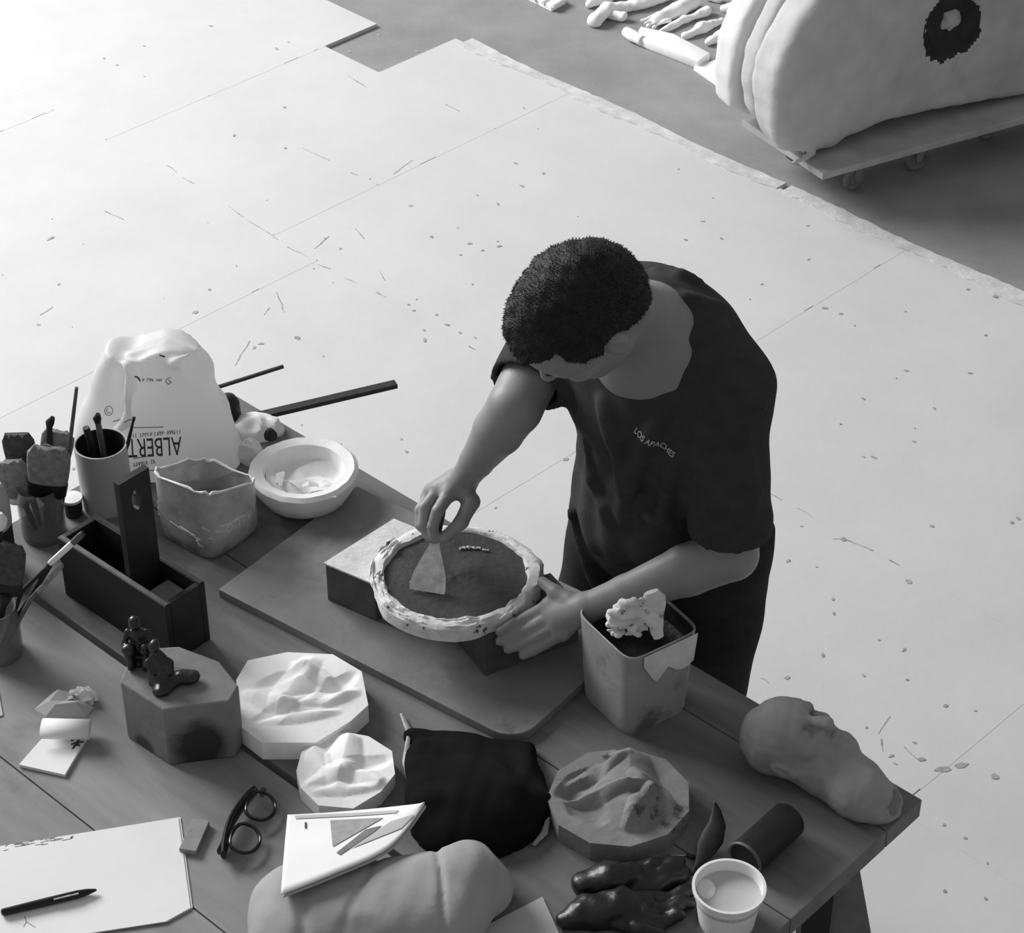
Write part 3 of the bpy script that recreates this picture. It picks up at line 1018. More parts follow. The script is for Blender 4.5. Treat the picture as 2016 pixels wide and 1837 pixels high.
def shade_and_stain(m_, spots):
    # dark patches in the colour: painted shade and a stain, each with ragged edge
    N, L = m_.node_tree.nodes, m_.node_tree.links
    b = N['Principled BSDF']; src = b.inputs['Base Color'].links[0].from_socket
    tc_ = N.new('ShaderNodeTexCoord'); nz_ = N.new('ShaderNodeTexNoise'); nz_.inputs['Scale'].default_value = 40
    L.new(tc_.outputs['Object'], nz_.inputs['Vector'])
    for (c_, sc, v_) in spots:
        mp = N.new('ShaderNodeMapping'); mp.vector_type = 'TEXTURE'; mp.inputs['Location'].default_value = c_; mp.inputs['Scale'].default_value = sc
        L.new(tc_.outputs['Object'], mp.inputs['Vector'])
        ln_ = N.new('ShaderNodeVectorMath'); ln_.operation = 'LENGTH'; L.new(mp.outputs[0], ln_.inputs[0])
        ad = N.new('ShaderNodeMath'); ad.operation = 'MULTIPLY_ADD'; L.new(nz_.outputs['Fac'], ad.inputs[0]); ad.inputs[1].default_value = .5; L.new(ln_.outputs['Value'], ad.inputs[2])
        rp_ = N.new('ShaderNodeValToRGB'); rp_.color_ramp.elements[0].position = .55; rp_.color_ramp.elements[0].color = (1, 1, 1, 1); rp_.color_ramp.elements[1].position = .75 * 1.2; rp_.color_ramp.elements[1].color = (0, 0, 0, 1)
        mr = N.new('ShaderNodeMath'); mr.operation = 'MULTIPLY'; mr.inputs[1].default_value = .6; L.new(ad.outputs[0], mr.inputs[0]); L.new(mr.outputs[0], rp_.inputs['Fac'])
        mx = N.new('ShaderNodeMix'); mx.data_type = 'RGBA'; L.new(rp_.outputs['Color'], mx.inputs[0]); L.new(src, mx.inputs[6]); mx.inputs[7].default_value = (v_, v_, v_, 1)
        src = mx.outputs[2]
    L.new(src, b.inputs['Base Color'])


gx = [p.x for p in gp]; gy = [p.y for p in gp]
gorg = Vector(((min(gx) + max(gx)) / 2, (min(gy) + max(gy)) / 2, T))
shade_and_stain(M_GYPD, [(tuple(P(395, 1475, T + .03) - gorg), (.042, .05, .055), .03), (tuple(P(283, 1468, T + .008) - gorg), (.022, .022, .018), .06)])  # large spot paints the right-front face's shade; small one is a stain
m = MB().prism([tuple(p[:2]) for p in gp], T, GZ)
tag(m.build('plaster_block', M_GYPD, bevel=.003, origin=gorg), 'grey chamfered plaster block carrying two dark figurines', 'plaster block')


def figurine(base, s, pose, label):
    """small dark kneeling or seated bronze figure"""
    F = Field(base - Vector((.06, .06, .002)) * s / .09 * 1.0, base + Vector((.06, .06, .1)) * s / .09, .0022)
    g_ = lambda x, y, z: base + Vector((x, y, z)) * (s / .09)
    k = .006
    if pose == 0:      # seated, arms round the knees
        F.ell(g_(0, 0, .006), (.026, .022, .01), k=k)
        F.cone(g_(.004, .004, .02), g_(0, 0, .05), .016, .014, k).cone(g_(0, 0, .05), g_(-.002, -.002, .066), .01, .005, k)
        F.ell(g_(-.003, -.004, .08), (.0095, .011, .012), k=.003)
        for sx_ in (-1, 1):
            F.chain([g_(.01 * sx_, 0, .018), g_(.014 * sx_, -.02, .04), g_(.012 * sx_, -.026, .006)], [.009, .008, .006], k)
            F.chain([g_(.014 * sx_, 0, .058), g_(.022 * sx_, -.008, .042), g_(.008 * sx_, -.024, .038)], [.006, .005, .004], .004)
    else:              # striding figure with outstretched drapery on a rough base
        F.ell(g_(.002, -.004, .008), (.024, .018, .013), k=k).ell(g_(.034, .004, .01), (.022, .014, .01), k=k).ell(g_(0, -.022, .006), (.014, .012, .01), k=k)
        F.cone(g_(0, 0, .012), g_(-.004, .004, .05), .014, .01, k).cone(g_(-.004, .004, .048), g_(-.006, .004, .062), .009, .005, k)
        F.ell(g_(-.007, .002, .074), (.0085, .0095, .0105), k=.003)
        F.chain([g_(-.004, .004, .055), g_(.012, .002, .04), g_(.014, -.006, .026)], [.006, .006, .005], .004)
        F.chain([g_(-.008, .004, .055), g_(-.02, -.002, .044), g_(-.012, -.01, .03)], [.006, .005, .004], .004)
    F.noise(.0010, 260, 5)
    F.half((0, 0, base.z + .0003), (0, 0, -1))
    o = F.build('figurine', M_BRONZE)
    return tag(o, label, 'figurine', 'dark figurines on the plaster block')


figurine(P(278, 1298, GZ), .085, 0, 'small dark seated figurine at the far corner of the plaster block')
figurine(P(322, 1345, GZ), .088, 1, 'small dark figurine with a spreading base in the middle of the plaster block')

# ================================================================== papers, pen, spectacles
PZ = T + .004
pad = thing('drawing_pad', P(150, 1740, T), 'white drawing pad with a black pen on it at the table edge', 'drawing pad')
cor = [(-160, 1690), (355, 1607), (379, 1785), (330, 1812), (160, 1838), (-160, 1880)]
for i in range(2):
    z0 = T + .0005 + i * .0018
    sh = i * 4
    m = MB().prism([tuple(P(x - sh, y + (2 if i else 0), PZ)[:2]) for x, y in cor], z0, z0 + .0014)
    m.build('sheet', M_PAPER, pad)
SHT = T + .0037
m = MB()
for i in range(26):
    px = rs.uniform(2, 140); py = 1663 - px * .16 + rs.uniform(2, 14)
    a = P(px, py, SHT + .0002); b = P(px + rs.uniform(6, 20), py - rs.uniform(1, 5), SHT + .0002)
    d = (b - a).normalized(); s2 = Vector((-d.y, d.x, 0)) * .0006
    m.add([a - s2, b - s2, b + s2, a + s2], [(0, 1, 2, 3)])
m.add([P(139, 1647, SHT + .0002), P(143, 1647, SHT + .0002), P(143, 1651, SHT + .0002), P(139, 1651, SHT + .0002)], [(0, 1, 2, 3)])
for pl_ in ([(48, 1803), (52, 1815), (46, 1825)], [(52, 1815), (70, 1826)]):
    for q0, q1 in zip(pl_[:-1], pl_[1:]):
        a, b = P(*q0, SHT + .0002), P(*q1, SHT + .0002); d = (b - a).normalized(); s2 = Vector((-d.y, d.x, 0)) * .0005
        m.add([a - s2, b - s2, b + s2, a + s2], [(0, 1, 2, 3)])
m.build('pencil_marks', M_PRINTG, pad)['kind'] = 'stuff'

a, b = P(2, 1797, SHT + .006), P(190, 1752, SHT + .006)
d = (b - a).normalized()
pn = thing('pen', (a + b) / 2 + Vector((0, 0, -.006)), 'black pen lying on the white drawing pad', 'pen')
m = MB().tube([a, a + d * .002, a.lerp(b, .45), a.lerp(b, .8), b - d * .012, b], [.003, .0052, .006, .006, .0045, .0015], 12)
m.build('barrel', M_PEN, pn, smooth=40)
side = Vector((-d.y, d.x, 0))
m = MB().box(a.lerp(b, .68) + side * -.0035 + Vector((0, 0, .005)), (.035, .002, .0015), (d, side, Vector((0, 0, 1))))
m.build('clip', M_CMET, pn)

m = MB().box(P(383, 1648, T + .005), (.026, .062, .010), rot_axes(78 - 90))
bx = m.build('small_carton', M_CARD, bevel=.001)
tag(bx, 'small pale carton tucked against the right edge of the drawing pad', 'box')

# notebook with a curled-over page
nb = thing('notebook', P(110, 1480, T), 'small white notebook with a scribble and a curled page', 'notebook')
s_ = [P(84, 1452, T + .006), P(38, 1508, T + .003), P(128, 1528, T + .003), P(172, 1450, T + .006)]
m = MB().prism([tuple(p[:2]) for p in s_], T + .0005, T + .006)
m.build('page_block', M_PAPER, nb)
rows = []
c1, c2_ = P(84, 1448, T + .006), P(176, 1450, T + .006)
d = (c2_ - c1); w = Vector((-d.y, d.x, 0)).normalized()
for j in range(13):
    t = j / 12 * 1.55 * math.pi
    rr = .015
    off = w * (rr * math.sin(t) * 1.3) + Vector((0, 0, rr * (1 - math.cos(t)) * .9))
    rows.append([c1 + off + d * (.0 + .02 * j / 12), c1 + d * .5 + off, c1 + d * (1.0 + .06 * j / 12) + off])
m = MB()
m.add([p for r_ in rows for p in r_], [(i * 3 + k, i * 3 + k + 1, (i + 1) * 3 + k + 1, (i + 1) * 3 + k) for i in range(12) for k in range(2)])
o = m.build('curled_page', M_PAPER, nb, smooth=60)
sol = o.modifiers.new('thickness', 'SOLIDIFY'); sol.thickness = .0006
V, Fc = stroke_mesh([[(118, 1450), (128, 1444), (140, 1446), (150, 1449), (158, 1455)], [(140, 1458), (150, 1452), (158, 1455), (150, 1462), (140, 1466)], [(145, 1470), (155, 1462), (165, 1460)], [(142, 1474), (150, 1466), (158, 1468)]], 3.2)
VV = [P(x, y, T + .0066) for x, y, _ in V]
mesh_obj('scribble', VV, Fc, M_PRINT, nb)

# crumpled tissue behind the notebook
def crumple(name, base, R, H, m_, label, cat, seed, fr=60, amp=.35, group=None):
    rr = random.Random(seed)
    bm = bmesh.new(); bmesh.ops.create_icosphere(bm, subdivisions=4, radius=1)
    dirs = [(Vector((rr.gauss(0, 1), rr.gauss(0, 1), rr.gauss(0, 1))).normalized(), rr.uniform(3, 8), rr.uniform(0, 6)) for _ in range(7)]
    for v in bm.verts:
        n_ = v.co.normalized()
        r_ = 1.12 - amp * sum(abs(math.sin(n_.dot(q) * fq + ph)) for q, fq, ph in dirs) / len(dirs)
        z = max(-.08, n_.z * r_)
        v.co = Vector((base.x + n_.x * r_ * R[0], base.y + n_.y * r_ * R[1], base.z + (z + .08) * H))
    V = [tuple(v.co) for v in bm.verts]; bm.verts.index_update(); Fc = [tuple(v.index for v in f.verts) for f in bm.faces]; bm.free()
    o = mesh_obj(name, V, Fc, m_)
    smooth_angle(o, 22)
    return tag(o, label, cat, group)


crumple('crumpled_tissue', P(165, 1378, T), (.032, .022), .032, M_PAPER, 'crumpled white tissue ball behind the notebook', 'tissue', 4, amp=.8)
m = MB()
pp = [P(x, y, T) for x, y in ((68, 1396), (105, 1362), (150, 1363), (160, 1395), (185, 1392), (170, 1412), (90, 1410))]
cc = sum(pp, Vector()) / len(pp) + Vector((0, 0, .012))
V = pp + [cc.lerp(p, .5) + Vector((0, 0, .008 + .006 * (i % 2))) for i, p in enumerate(pp)] + [cc]
n = len(pp)
m.add(V, [(i, (i + 1) % n, n + (i + 1) % n, n + i) for i in range(n)] + [(n + i, n + (i + 1) % n, 2 * n) for i in range(n)])
o = m.build('torn_paper', M_PAPERG); o.modifiers.new('thickness', 'SOLIDIFY').thickness = .001
tag(o, 'torn grey-white paper scrap between the tissue ball and notebook', 'paper')
m = MB().prism([tuple(P(x, y, T)[:2]) for x, y in ((-60, 1360), (-4, 1352), (6, 1410), (-60, 1425))], T, T + .002)
tag(m.build('paper_scrap', M_PAPERG), 'pale paper scrap at the left edge level with the notebook', 'paper')

# spectacles lying folded, brow bar towards the left
gl = thing('spectacles', P(485, 1625, T), 'black folded spectacles lying on the table', 'spectacles')
ga, gb = P(446, 1690, T + .012), P(508, 1562, T + .012)
m = MB()
d = (gb - ga); L = d.length; d.normalize(); sd = Vector((d.y, -d.x, 0))
brow = [ga + d * (L * t) + sd * (-.004 - .012 * math.sin(math.pi * t)) + Vector((0, 0, .006)) for t in [i / 10 for i in range(11)]]
m.tube(brow, [.006] + [.0075] * 9 + [.006], 8, flat=((0, 0, 1), 1.5, .8))
m.build('brow_bar', M_GLASSF, gl, smooth=40)
for t0 in (.27, .77):
    c = ga + d * (L * t0) + sd * .0135 + Vector((0, 0, -.002))
    loop = []
    for k in range(28):
        t = 2 * math.pi * k / 28
        x, y = .0265 * math.cos(t), .0225 * math.sin(t)
        if y < -.012: y = -.012 - (abs(y) - .012) * .5
        loop.append(c + d * x + sd * y + Vector((0, 0, .010 - y * .35)))
    m = MB().tube(loop, .0028, 6, closed=True)
    rm = m.build('rim', M_GLASSF, gl, smooth=60)
    m = MB(); m.add(loop + [sum(loop, Vector()) / 28 + Vector((0, 0, .0015))], [(k, (k + 1) % 28, 28) for k in range(28)])
    m.build('lens', M_LENS, rm)
for i, t0 in enumerate((0.02, .98)):
    a = ga + d * (L * t0) - sd * .004 + Vector((0, 0, .004))
    b = ga + d * (L * (.92 if i == 0 else .08)) - sd * (.010 + .006 * i) + Vector((0, 0, .002 - .004 * i))
    m = MB().tube([a, a.lerp(b, .5) - sd * .006, b], [.0035, .003, .004], 8, flat=((0, 0, 1), 1.6, .8))
    m.build('temple', M_GLASSF, gl, smooth=40)
m = MB().box(gb + sd * .008 + Vector((0, 0, .004)), (.012, .006, .008), (d, sd, Vector((0, 0, 1))))
m.build('hinge', M_GLASSF, gl)

# ================================================================== plaster cast and the brochure lying on it
lc = thing('plaster_cast', P(740, 1790, T), 'pale smooth plaster cast of a limb under the folded brochure', 'plaster cast')
ctr = P(745, 1790, T)
F = Field(ctr - Vector((.23, .16, .004)), ctr + Vector((.24, .14, .13)), .0042)
F.ell(P(565, 1790, T + .03), (.034, .065, .048), k=.02).ell(P(540, 1845, T + .02), (.03, .06, .04), k=.03)
F.cone(P(570, 1790, T + .035), P(900, 1745, T + .042), .05, .055, .03).cone(P(590, 1860, T + .03), P(880, 1815, T + .035), .055, .055, .04)
F.ell(P(915, 1742, T + .045), (.05, .062, .052), k=.012).cone(P(930, 1700, T + .03), P(965, 1750, T + .025), .03, .032, .03)
Xc, Yc, Zc = F.full()
for (q0, q1, dp, wd_) in (((862, 1680), (876, 1815), .0042, .0042), ((592, 1740), (600, 1860), .004, .008), ((690, 1790), (660, 1850), .003, .006)):
    A_, B_ = P(*q0, T + .085), P(*q1, T + .085); dn = (B_ - A_).normalized(); nx_, ny_ = -dn.y, dn.x
    dist = (Xc - A_.x) * nx_ + (Yc - A_.y) * ny_ + .0012 * np.sin((Xc + Yc) * 60)
    F.D = F.D + (dp * np.exp(-(dist / wd_) ** 2)).astype(np.float32)
F.ell(P(795, 1690, T + .045), (.022, .02, .03), k=.02, op='s').ell(P(700, 1815, T + .1), (.03, .015, .02), k=.02, op='s')
F.cone(P(930, 1837, T + .02), P(905, 1800, T + .02), .016, .01, .015, 's')
F.noise(.0016, 60, 2).noise(.0006, 160, 6).half((0, 0, T + .0004), (0, 0, -1))
F.build('cast_body', M_LIMB, lc)

br = thing('brochure', P(680, 1680, T + .08), 'white brochure with a printed grey triangle lying over the plaster cast', 'brochure')
topc = [(566, 1604, .826), (640, 1600, .834), (735, 1592, .85), (835, 1581, .872)]
botc = [(553, 1760, .888), (650, 1722, .888), (765, 1668, .884), (836, 1584, .874)]


def interp(cur, t):
    f = t * (len(cur) - 1); i = min(int(f), len(cur) - 2); f -= i
    def cr(a, b, c, d_, t): return .5 * ((2 * b) + (-a + c) * t + (2 * a - 5 * b + 4 * c - d_) * t * t + (-a + 3 * b - 3 * c + d_) * t ** 3)
    g4 = [cur[max(0, i - 1)], cur[i], cur[i + 1], cur[min(len(cur) - 1, i + 2)]]
    return [cr(*(g4[j][k] for j in range(4)), f) for k in range(3)]


def brp(u, v, lift=0.0):
    a, b = interp(topc, u), interp(botc, u)
    q = [a[k] + (b[k] - a[k]) * v for k in range(3)]
    p = P(q[0], q[1], q[2]); return p + Vector((0, 0, lift + .004 * math.sin(math.pi * v)))


NU, NV = 24, 12
V = [brp(i / NU, j / NV) for i in range(NU + 1) for j in range(NV + 1)]
Fc = [(i * (NV + 1) + j, i * (NV + 1) + j + 1, (i + 1) * (NV + 1) + j + 1, (i + 1) * (NV + 1) + j) for i in range(NU) for j in range(NV)]
o = mesh_obj('cover', V, Fc, M_PAPER, br, True)
sl = o.modifiers.new('thickness', 'SOLIDIFY'); sl.thickness = .0016; sl.offset = -1
o2 = mesh_obj('inner_page', [v - Vector((-.002, .002, .005)) for v in V], Fc, M_PAPERG, br, True)
sl = o2.modifiers.new('thickness', 'SOLIDIFY'); sl.thickness = .001; sl.offset = -1


bvb = bvh_of(o)


def flat_print(name, poly, m_, parent, lift=.0012):
    """printed shape given by outline, laid on the cover"""
    c = (sum(p[0] for p in poly) / len(poly), sum(p[1] for p in poly) / len(poly))
    V, Fc = [], []
    n = len(poly); R = 8
    for k in range(n):
        a, b = poly[k], poly[(k + 1) % n]
        for j in range(R):
            for i in range(R):
                if i + j >= R: continue
                def bary(i, j):
                    s0, s1 = i / R, j / R
                    return (c[0] + (a[0] - c[0]) * s0 + (b[0] - c[0]) * s1, c[1] + (a[1] - c[1]) * s0 + (b[1] - c[1]) * s1)
                n0 = len(V); V += [bary(i, j), bary(i + 1, j), bary(i, j + 1)]; Fc.append((n0, n0 + 1, n0 + 2))
                if i + j < R - 1:
                    n0 = len(V); V += [bary(i + 1, j), bary(i + 1, j + 1), bary(i, j + 1)]; Fc.append((n0, n0 + 1, n0 + 2))
    out, ok = [], []
    org = Vector((0, 0, CAMH))
    for q in V:
        h = bvb.ray_cast(org, ray(*q).normalized(), 10)
        ok.append(h[0] is not None)
        out.append((h[0] + Vector((0, 0, lift))) if h[0] is not None else P(q[0], q[1], .9))
    return mesh_obj(name, out, [f for f in Fc if all(ok[i] for i in f)], m_, parent)


flat_print('printed_triangle', [(650, 1616), (755, 1611), (655, 1668)], M_MID, br)
flat_print('printed_band', [(580, 1607), (690, 1602), (785, 1596), (780, 1602), (690, 1608), (582, 1613)], M_PAPERG, br)
flat_print('printed_stripe', [(662, 1680), (720, 1634), (752, 1626), (732, 1642), (670, 1684)], M_PRINTG, br)
flat_print('printed_stripe', [(690, 1672), (770, 1618), (818, 1603), (790, 1632)], M_PAPERG, br)
flat_print('printed_mark', [(600, 1620), (604, 1620), (604, 1632), (600, 1632)], M_PRINT, br)

m = MB().prism([tuple(P(x, y, T)[:2]) for x, y in ((1068, 1768), (1110, 1860), (1125, 1930), (880, 1930), (905, 1852))], T + .0005, T + .003)
tag(m.build('paper_sheet', M_PAPERG), 'pale paper corner at the bottom edge beside the black gloves', 'paper')

# ================================================================== printed white bag
bgb = P(318, 896, T)
bag = thing('printed_bag', bgb, 'tall white plastic bag with upside-down black lettering at the back of the table', 'bag')
F = Field(bgb - Vector((.2, .13, .002)), bgb + Vector((.2, .14, .32)), .006)
X, Y, Z = F.full()
zz = np.clip((Z - T) / .26, 0, 1)
cx = bgb.x + .012 * zz - .004; cy = bgb.y + .02 * zz
hwid = .150 - .080 * zz; hdep = .085 - .05 * zz
pw = 3.2
q_ = ((np.abs(X - cx) / hwid) ** pw + (np.abs(Y - cy) / hdep) ** pw + 1e-9) ** (1 / pw)
d_ = (q_ - 1) * np.minimum(hwid, hdep)
d_ = np.maximum(d_, Z - (T + .226 + .012 * np.sin((X - bgb.x) * 40)))
F.D = d_.astype(np.float32)
# folds: the vertical crease at the left, gathered top, drooping corner
za = lambda px, py, yy: PYY(px, py, bgb.y + yy)
F.cone(za(252, 720, -.03), za(250, 830, -.075), .010, .008, .008)
F.cone(za(250, 830, -.075), za(205, 870, -.07), .008, .008, .008)
F.cone(za(262, 702, .0), za(330, 683, .01), .012, .010, .010).cone(za(330, 683, .01), za(388, 690, .0), .011, .008, .010)
F.cone(za(345, 712, -.035), za(385, 690, -.02), .007, .005, .01).cone(za(350, 720, -.036), za(330, 706, -.02), .006, .008, .012)
F.cone(za(225, 735, .0), za(185, 850, .0), .02, .03, .03)
F.cone(za(236, 740, -.035), za(240, 800, -.055), .012, .012, .014, 's')
cr_ = np.abs(wob(X, Y, Z, 38, 6, 3)) + .5 * np.abs(wob(X, Y, Z, 80, 6, 11))
F.D = F.D + (.0045 * (cr_ - 1.0) * (.35 + .65 * zz)).astype(np.float32)
F.half((0, 0, T + .0005), (0, 0, -1))
bo = F.build('bag_body', M_BAG, bag)
bv_ = bvh_of(bo)
nd = Vector((0, -0.93, .37)).normalized()
rx = Vector((-1, 0.03, 0.06)); ry = Vector((0, -.3, -.95))          # lettering hangs upside down


def bag_text(s, px, py, size, m_, bold=False, tilt=0.0):
    V, Fc = text_mesh(s, size, bold)
    wx = max(v[0] for v in V) - min(v[0] for v in V); hy = max(v[1] for v in V) - min(v[1] for v in V)
    V = [(v[0] * .094 / wx, v[1] * .034 / hy, 0) for v in V]
    c = PYY(px, py, bgb.y - .07)
    xa = (rx + ry * tilt).normalized()
    return lay_print('lettering', V, Fc, bv_, c, xa, ry, nd, m_, bag)


bag_text('ALBERT', 304, 879, .036, M_PRINT, False, .12)


def bag_strokes(lines, w, m_):
    V, Fc = stroke_mesh(lines, w)
    out, ok = [], []
    org = Vector((0, 0, CAMH))
    for x, y, _ in V:
        h = bv_.ray_cast(org, ray(x, y).normalized(), 10)
        ok.append(h[0] is not None)
        out.append(h[0] - ray(x, y).normalized() * .0015 if h[0] is not None else P(x, y, 1))
    mesh_obj('print_marks', out, [f for f in Fc if all(ok[i] for i in f)], m_, bag)


# print too small to read: rules, rows of tick marks and a ring emblem
def ticks(x0, x1, y0, y1, h, n, rr):
    out = []
    for i in range(n):
        x = x0 + (x1 - x0) * i / (n - 1); y = y0 + (y1 - y0) * i / (n - 1)
        if rr.random() < .15: continue
        a = rr.uniform(-1.2, 1.2)
        out.append([(x, y - h / 2), (x + a, y + h / 2)])
        if rr.random() < .5: out.append([(x, y - h / 2 + rr.choice((0, h))), (x + (x1 - x0) / n * .8, y - h / 2 + rr.choice((0, h / 2, h)))])
    return out


rr_ = random.Random(5)
bag_strokes([[(262, 842), (322, 841)], [(262, 903), (300, 897)], [(264, 932), (306, 925)]], 1.6, M_PRINTG)
bag_strokes(ticks(262, 354, 858, 850, 8, 20, rr_) + ticks(264, 302, 915, 909, 8, 9, rr_), 1.4, M_PRINTG)
bag_strokes([[(265, 742), (270, 742), (275, 748), (276, 751)]], 3.2, M_PRINT)
bag_strokes(ticks(281, 318, 748, 748, 5, 9, rr_) + [[(336, 743), (328, 746), (326, 752), (332, 757), (337, 752), (331, 748)]], 1.6, M_PRINTG)
bag_strokes([[(214 + 8 * math.cos(t), 809 + 9 * math.sin(t)) for t in [k * .45 for k in range(15)]], [(214 + 4 * math.cos(t), 809 + 4.5 * math.sin(t)) for t in [.6 + k * .5 for k in range(9)]]], 1.4, M_PRINTG)
bag_strokes([[(314, 699), (325, 703)]], 3.0, M_PRINT)
bag_strokes([[(222, 830), (238, 826)], [(244, 832), (256, 826), (262, 828)]], 1.8, M_PRINTG)

# ================================================================== canister with sticks
cb = P(213, 990, T)
cn = thing('white_canister', cb, 'white cylindrical canister with a dark inside holding three sticks', 'canister')
m = MB().lathe([(.001, 0), (.044, 0), (.0445, .10), (.0455, .128), (.0425, .128), (.0415, .06), (.001, .058)], cb, 36)
m.build('canister_wall', M_CAN, cn, smooth=40)
m = MB().lathe([(.0405, .059), (.0421, .1275), (.0412, .1275), (.0395, .062), (.001, .062)], cb, 36)
m.build('dark_lining', M_CANIN, cn, smooth=40)


def stick(name, pts, rad, m_, label, cat, group=None, tip=None, tipm=None, tipn='tip'):
    pts = [Vector(p) for p in pts]
    t_ = thing(name, pts[0], label, cat, group)
    MB().tube(pts, rad, 9).build('shaft', m_, t_, smooth=45)
    if tip: MB().tube(tip[0], tip[1], 9).build(tipn, tipm, t_, smooth=45)
    return t_


y0 = cb.y
gz = T + .064
stick('modelling_stick', [cb + Vector((.005, .002, .064)), PYY(196, 850, y0 + .01), PYY(192, 828, y0 + .012)], [.005, .0055, .005], M_STICK, 'pale stick with a dark knob standing in the white canister', 'stick',
      'sticks in the canister', ([PYY(193, 834, y0 + .012), PYY(191, 824, y0 + .012), PYY(193, 815, y0 + .012)], [.005, .0075, .004]), M_STICKD, 'knob')
stick('modelling_stick', [cb + Vector((-.014, .0, .064)), PYY(178, 868, y0 - .002), PYY(169, 842, y0 - .004)], [.005, .0065, .006], M_STICKD, 'short thick black stick leaning left in the white canister', 'stick', 'sticks in the canister')
stick('modelling_stick', [cb + Vector((.022, .004, .064)), PYY(252, 872, y0 + .0), PYY(263, 826, y0 + .004)], [.004, .0036, .002], M_STICKD, 'thin dark stick leaning right in the white canister', 'stick', 'sticks in the canister',
      ([PYY(263, 828, y0 + .004), PYY(264, 822, y0 + .004)], [.0025, .003]), M_STICKD)

# ================================================================== paint brushes
def brush(base, mid, tip, w, label, hm, fm, bm_, th=.010, group='paint brushes', flen=.3, side=None, hr=.0055):
    """handle base->mid, ferrule, then bristles to tip; w = half width of the bristles"""
    base, mid, tip = Vector(base), Vector(mid), Vector(tip)
    t_ = thing('paint_brush', base, label, 'paint brush', group)
    ax_ = (tip - mid).normalized()
    sx_ = Vector(side) if side is not None else Vector((1, 0, 0)); sx_ = (sx_ - ax_ * sx_.dot(ax_)).normalized(); sy_ = ax_.cross(sx_)
    MB().tube([base, base.lerp(mid, .3), base.lerp(mid, .75), mid], [hr * .6, hr, hr * .9, max(hr, w * .55)], 10).build('handle', hm, t_, smooth=45)
    f1 = mid.lerp(tip, flen)
    MB().loft([ring(mid - ax_ * .004, sx_, sy_, w * .8, th * .8, 16, 3), ring(mid, sx_, sy_, w * .93, th, 16, 3), ring(f1, sx_, sy_, w, th, 16, 3)]).build('ferrule', fm, t_, smooth=40)
    L_ = (tip - f1).length
    secs = []
    for i in range(6):
        f = i / 5
        secs.append([p + ax_ * (rs.uniform(-.004, .004) if i == 5 else 0) for p in ring(f1 + ax_ * (L_ * min(1, f * 1.04 - .04 * f ** 6) - .001), sx_, sy_, w * (.96 + .10 * math.sin(f * 2.6)) * (1 if i < 5 else .78), th * (.95 - .45 * f), 26, 2.6)])
    MB().loft(secs).build('bristles', bm_, t_, smooth=50)
    return t_


jb = P(88, 1052, T)
jr = thing('brush_jar', jb, 'dirty glass jar packed with wide brushes behind the tote', 'jar')
m = MB().lathe([(.001, 0), (.036, 0), (.038, .012), (.038, .085), (.034, .095), (.035, .102), (.0325, .102), (.0315, .094), (.0355, .084), (.0355, .01), (.001, .006)], jb, 30)
m.build('jar_glass', M_JAR, jr, smooth=40)
jy = jb.y
jz = lambda dx, dy: jb + Vector((dx, dy, .008))
brush(jz(.004, 0), PYY(93, 972, jy - .005), PYY(97, 880, jy - .01), .034, 'wide pale flat brush with a dark ferrule in the brush jar', M_HANDLE, M_FERR, M_BRISTLE, .011, flen=.26)
brush(jz(-.014, .004), PYY(45, 985, jy + .005), PYY(20, 908, jy + .008), .026, 'pale flat brush leaning left in the brush jar', M_HANDLE, M_FERRL, M_BRISTLE, .009, flen=.12, side=(1, 0, -.25))
brush(jz(-.008, .014), PYY(48, 930, jy + .03), PYY(33, 855, jy + .034), .026, 'dark stiff brush at the back of the brush jar', M_HANDLE, M_FERR, M_BRISTLED, .009, flen=.2, side=(1, 0, -.1))
brush(jz(.01, .014), PYY(108, 905, jy + .03), PYY(116, 848, jy + .034), .026, 'grey soft brush rising behind the wide brush', M_HANDLE, M_FERR, M_BRISTLE, .008, flen=.08, side=(1, 0, -.25))
stick('modelling_stick', [jz(.016, .008), PYY(97, 870, jy + .022), PYY(97, 838, jy + .022)], [.005, .0055, .005], M_STICKD, 'black knobbed stick rising behind the wide brush', 'stick', None,
      ([PYY(97, 842, jy + .022), PYY(98, 832, jy + .022), PYY(104, 822, jy + .022)], [.005, .0075, .004]), M_STICKD, 'knob')
stick('thin_rod', [jz(.026, .006), PYY(120, 1010, jy + .012), PYY(138, 870, jy + .015), PYY(151, 763, jy + .018)], [.004, .0038, .0036, .003], M_STICK, 'long thin brown rod standing highest in the brush jar', 'rod')

# second jar, nearer, with tilted brushes
kb = P(0, 1285, T)
jr2 = thing('brush_jar', kb, 'dark jar of slanting brushes at the left edge of the table', 'jar')
m = MB().lathe([(.001, 0), (.036, 0), (.038, .01), (.039, .082), (.036, .09), (.0375, .096), (.035, .096), (.0335, .09), (.0365, .081), (.0355, .01), (.001, .006)], kb, 30)
m.build('jar_glass', M_JAR, jr2, smooth=40)
ky_ = kb.y
kz = lambda dx, dy: kb + Vector((dx, dy, .008))
brush(kz(0, 0), PYY(101, 1107, ky_ + .03), PYY(164, 1050, ky_ + .05), .0052, 'slim dark brush with a bright white ferrule slanting over the tote', M_STICKD, M_FERRL, M_STICK, .0052, flen=.66, hr=.005)
brush(kz(.006, -.004), PYY(60, 1180, ky_ + .0), PYY(124, 1112, ky_ + .03), .004, 'slim pale brush slanting below the white-ferruled one', M_STICK, M_STICK, M_BRISTLE, .004, flen=.2, hr=.004)
brush(kz(-.01, .004), PYY(14, 1165, ky_ - .005), PYY(20, 1072, ky_ + .0), .024, 'broad triangular dark brush in the left-edge jar', M_STICKD, M_FERR, M_BRISTLED, .008, flen=.2)
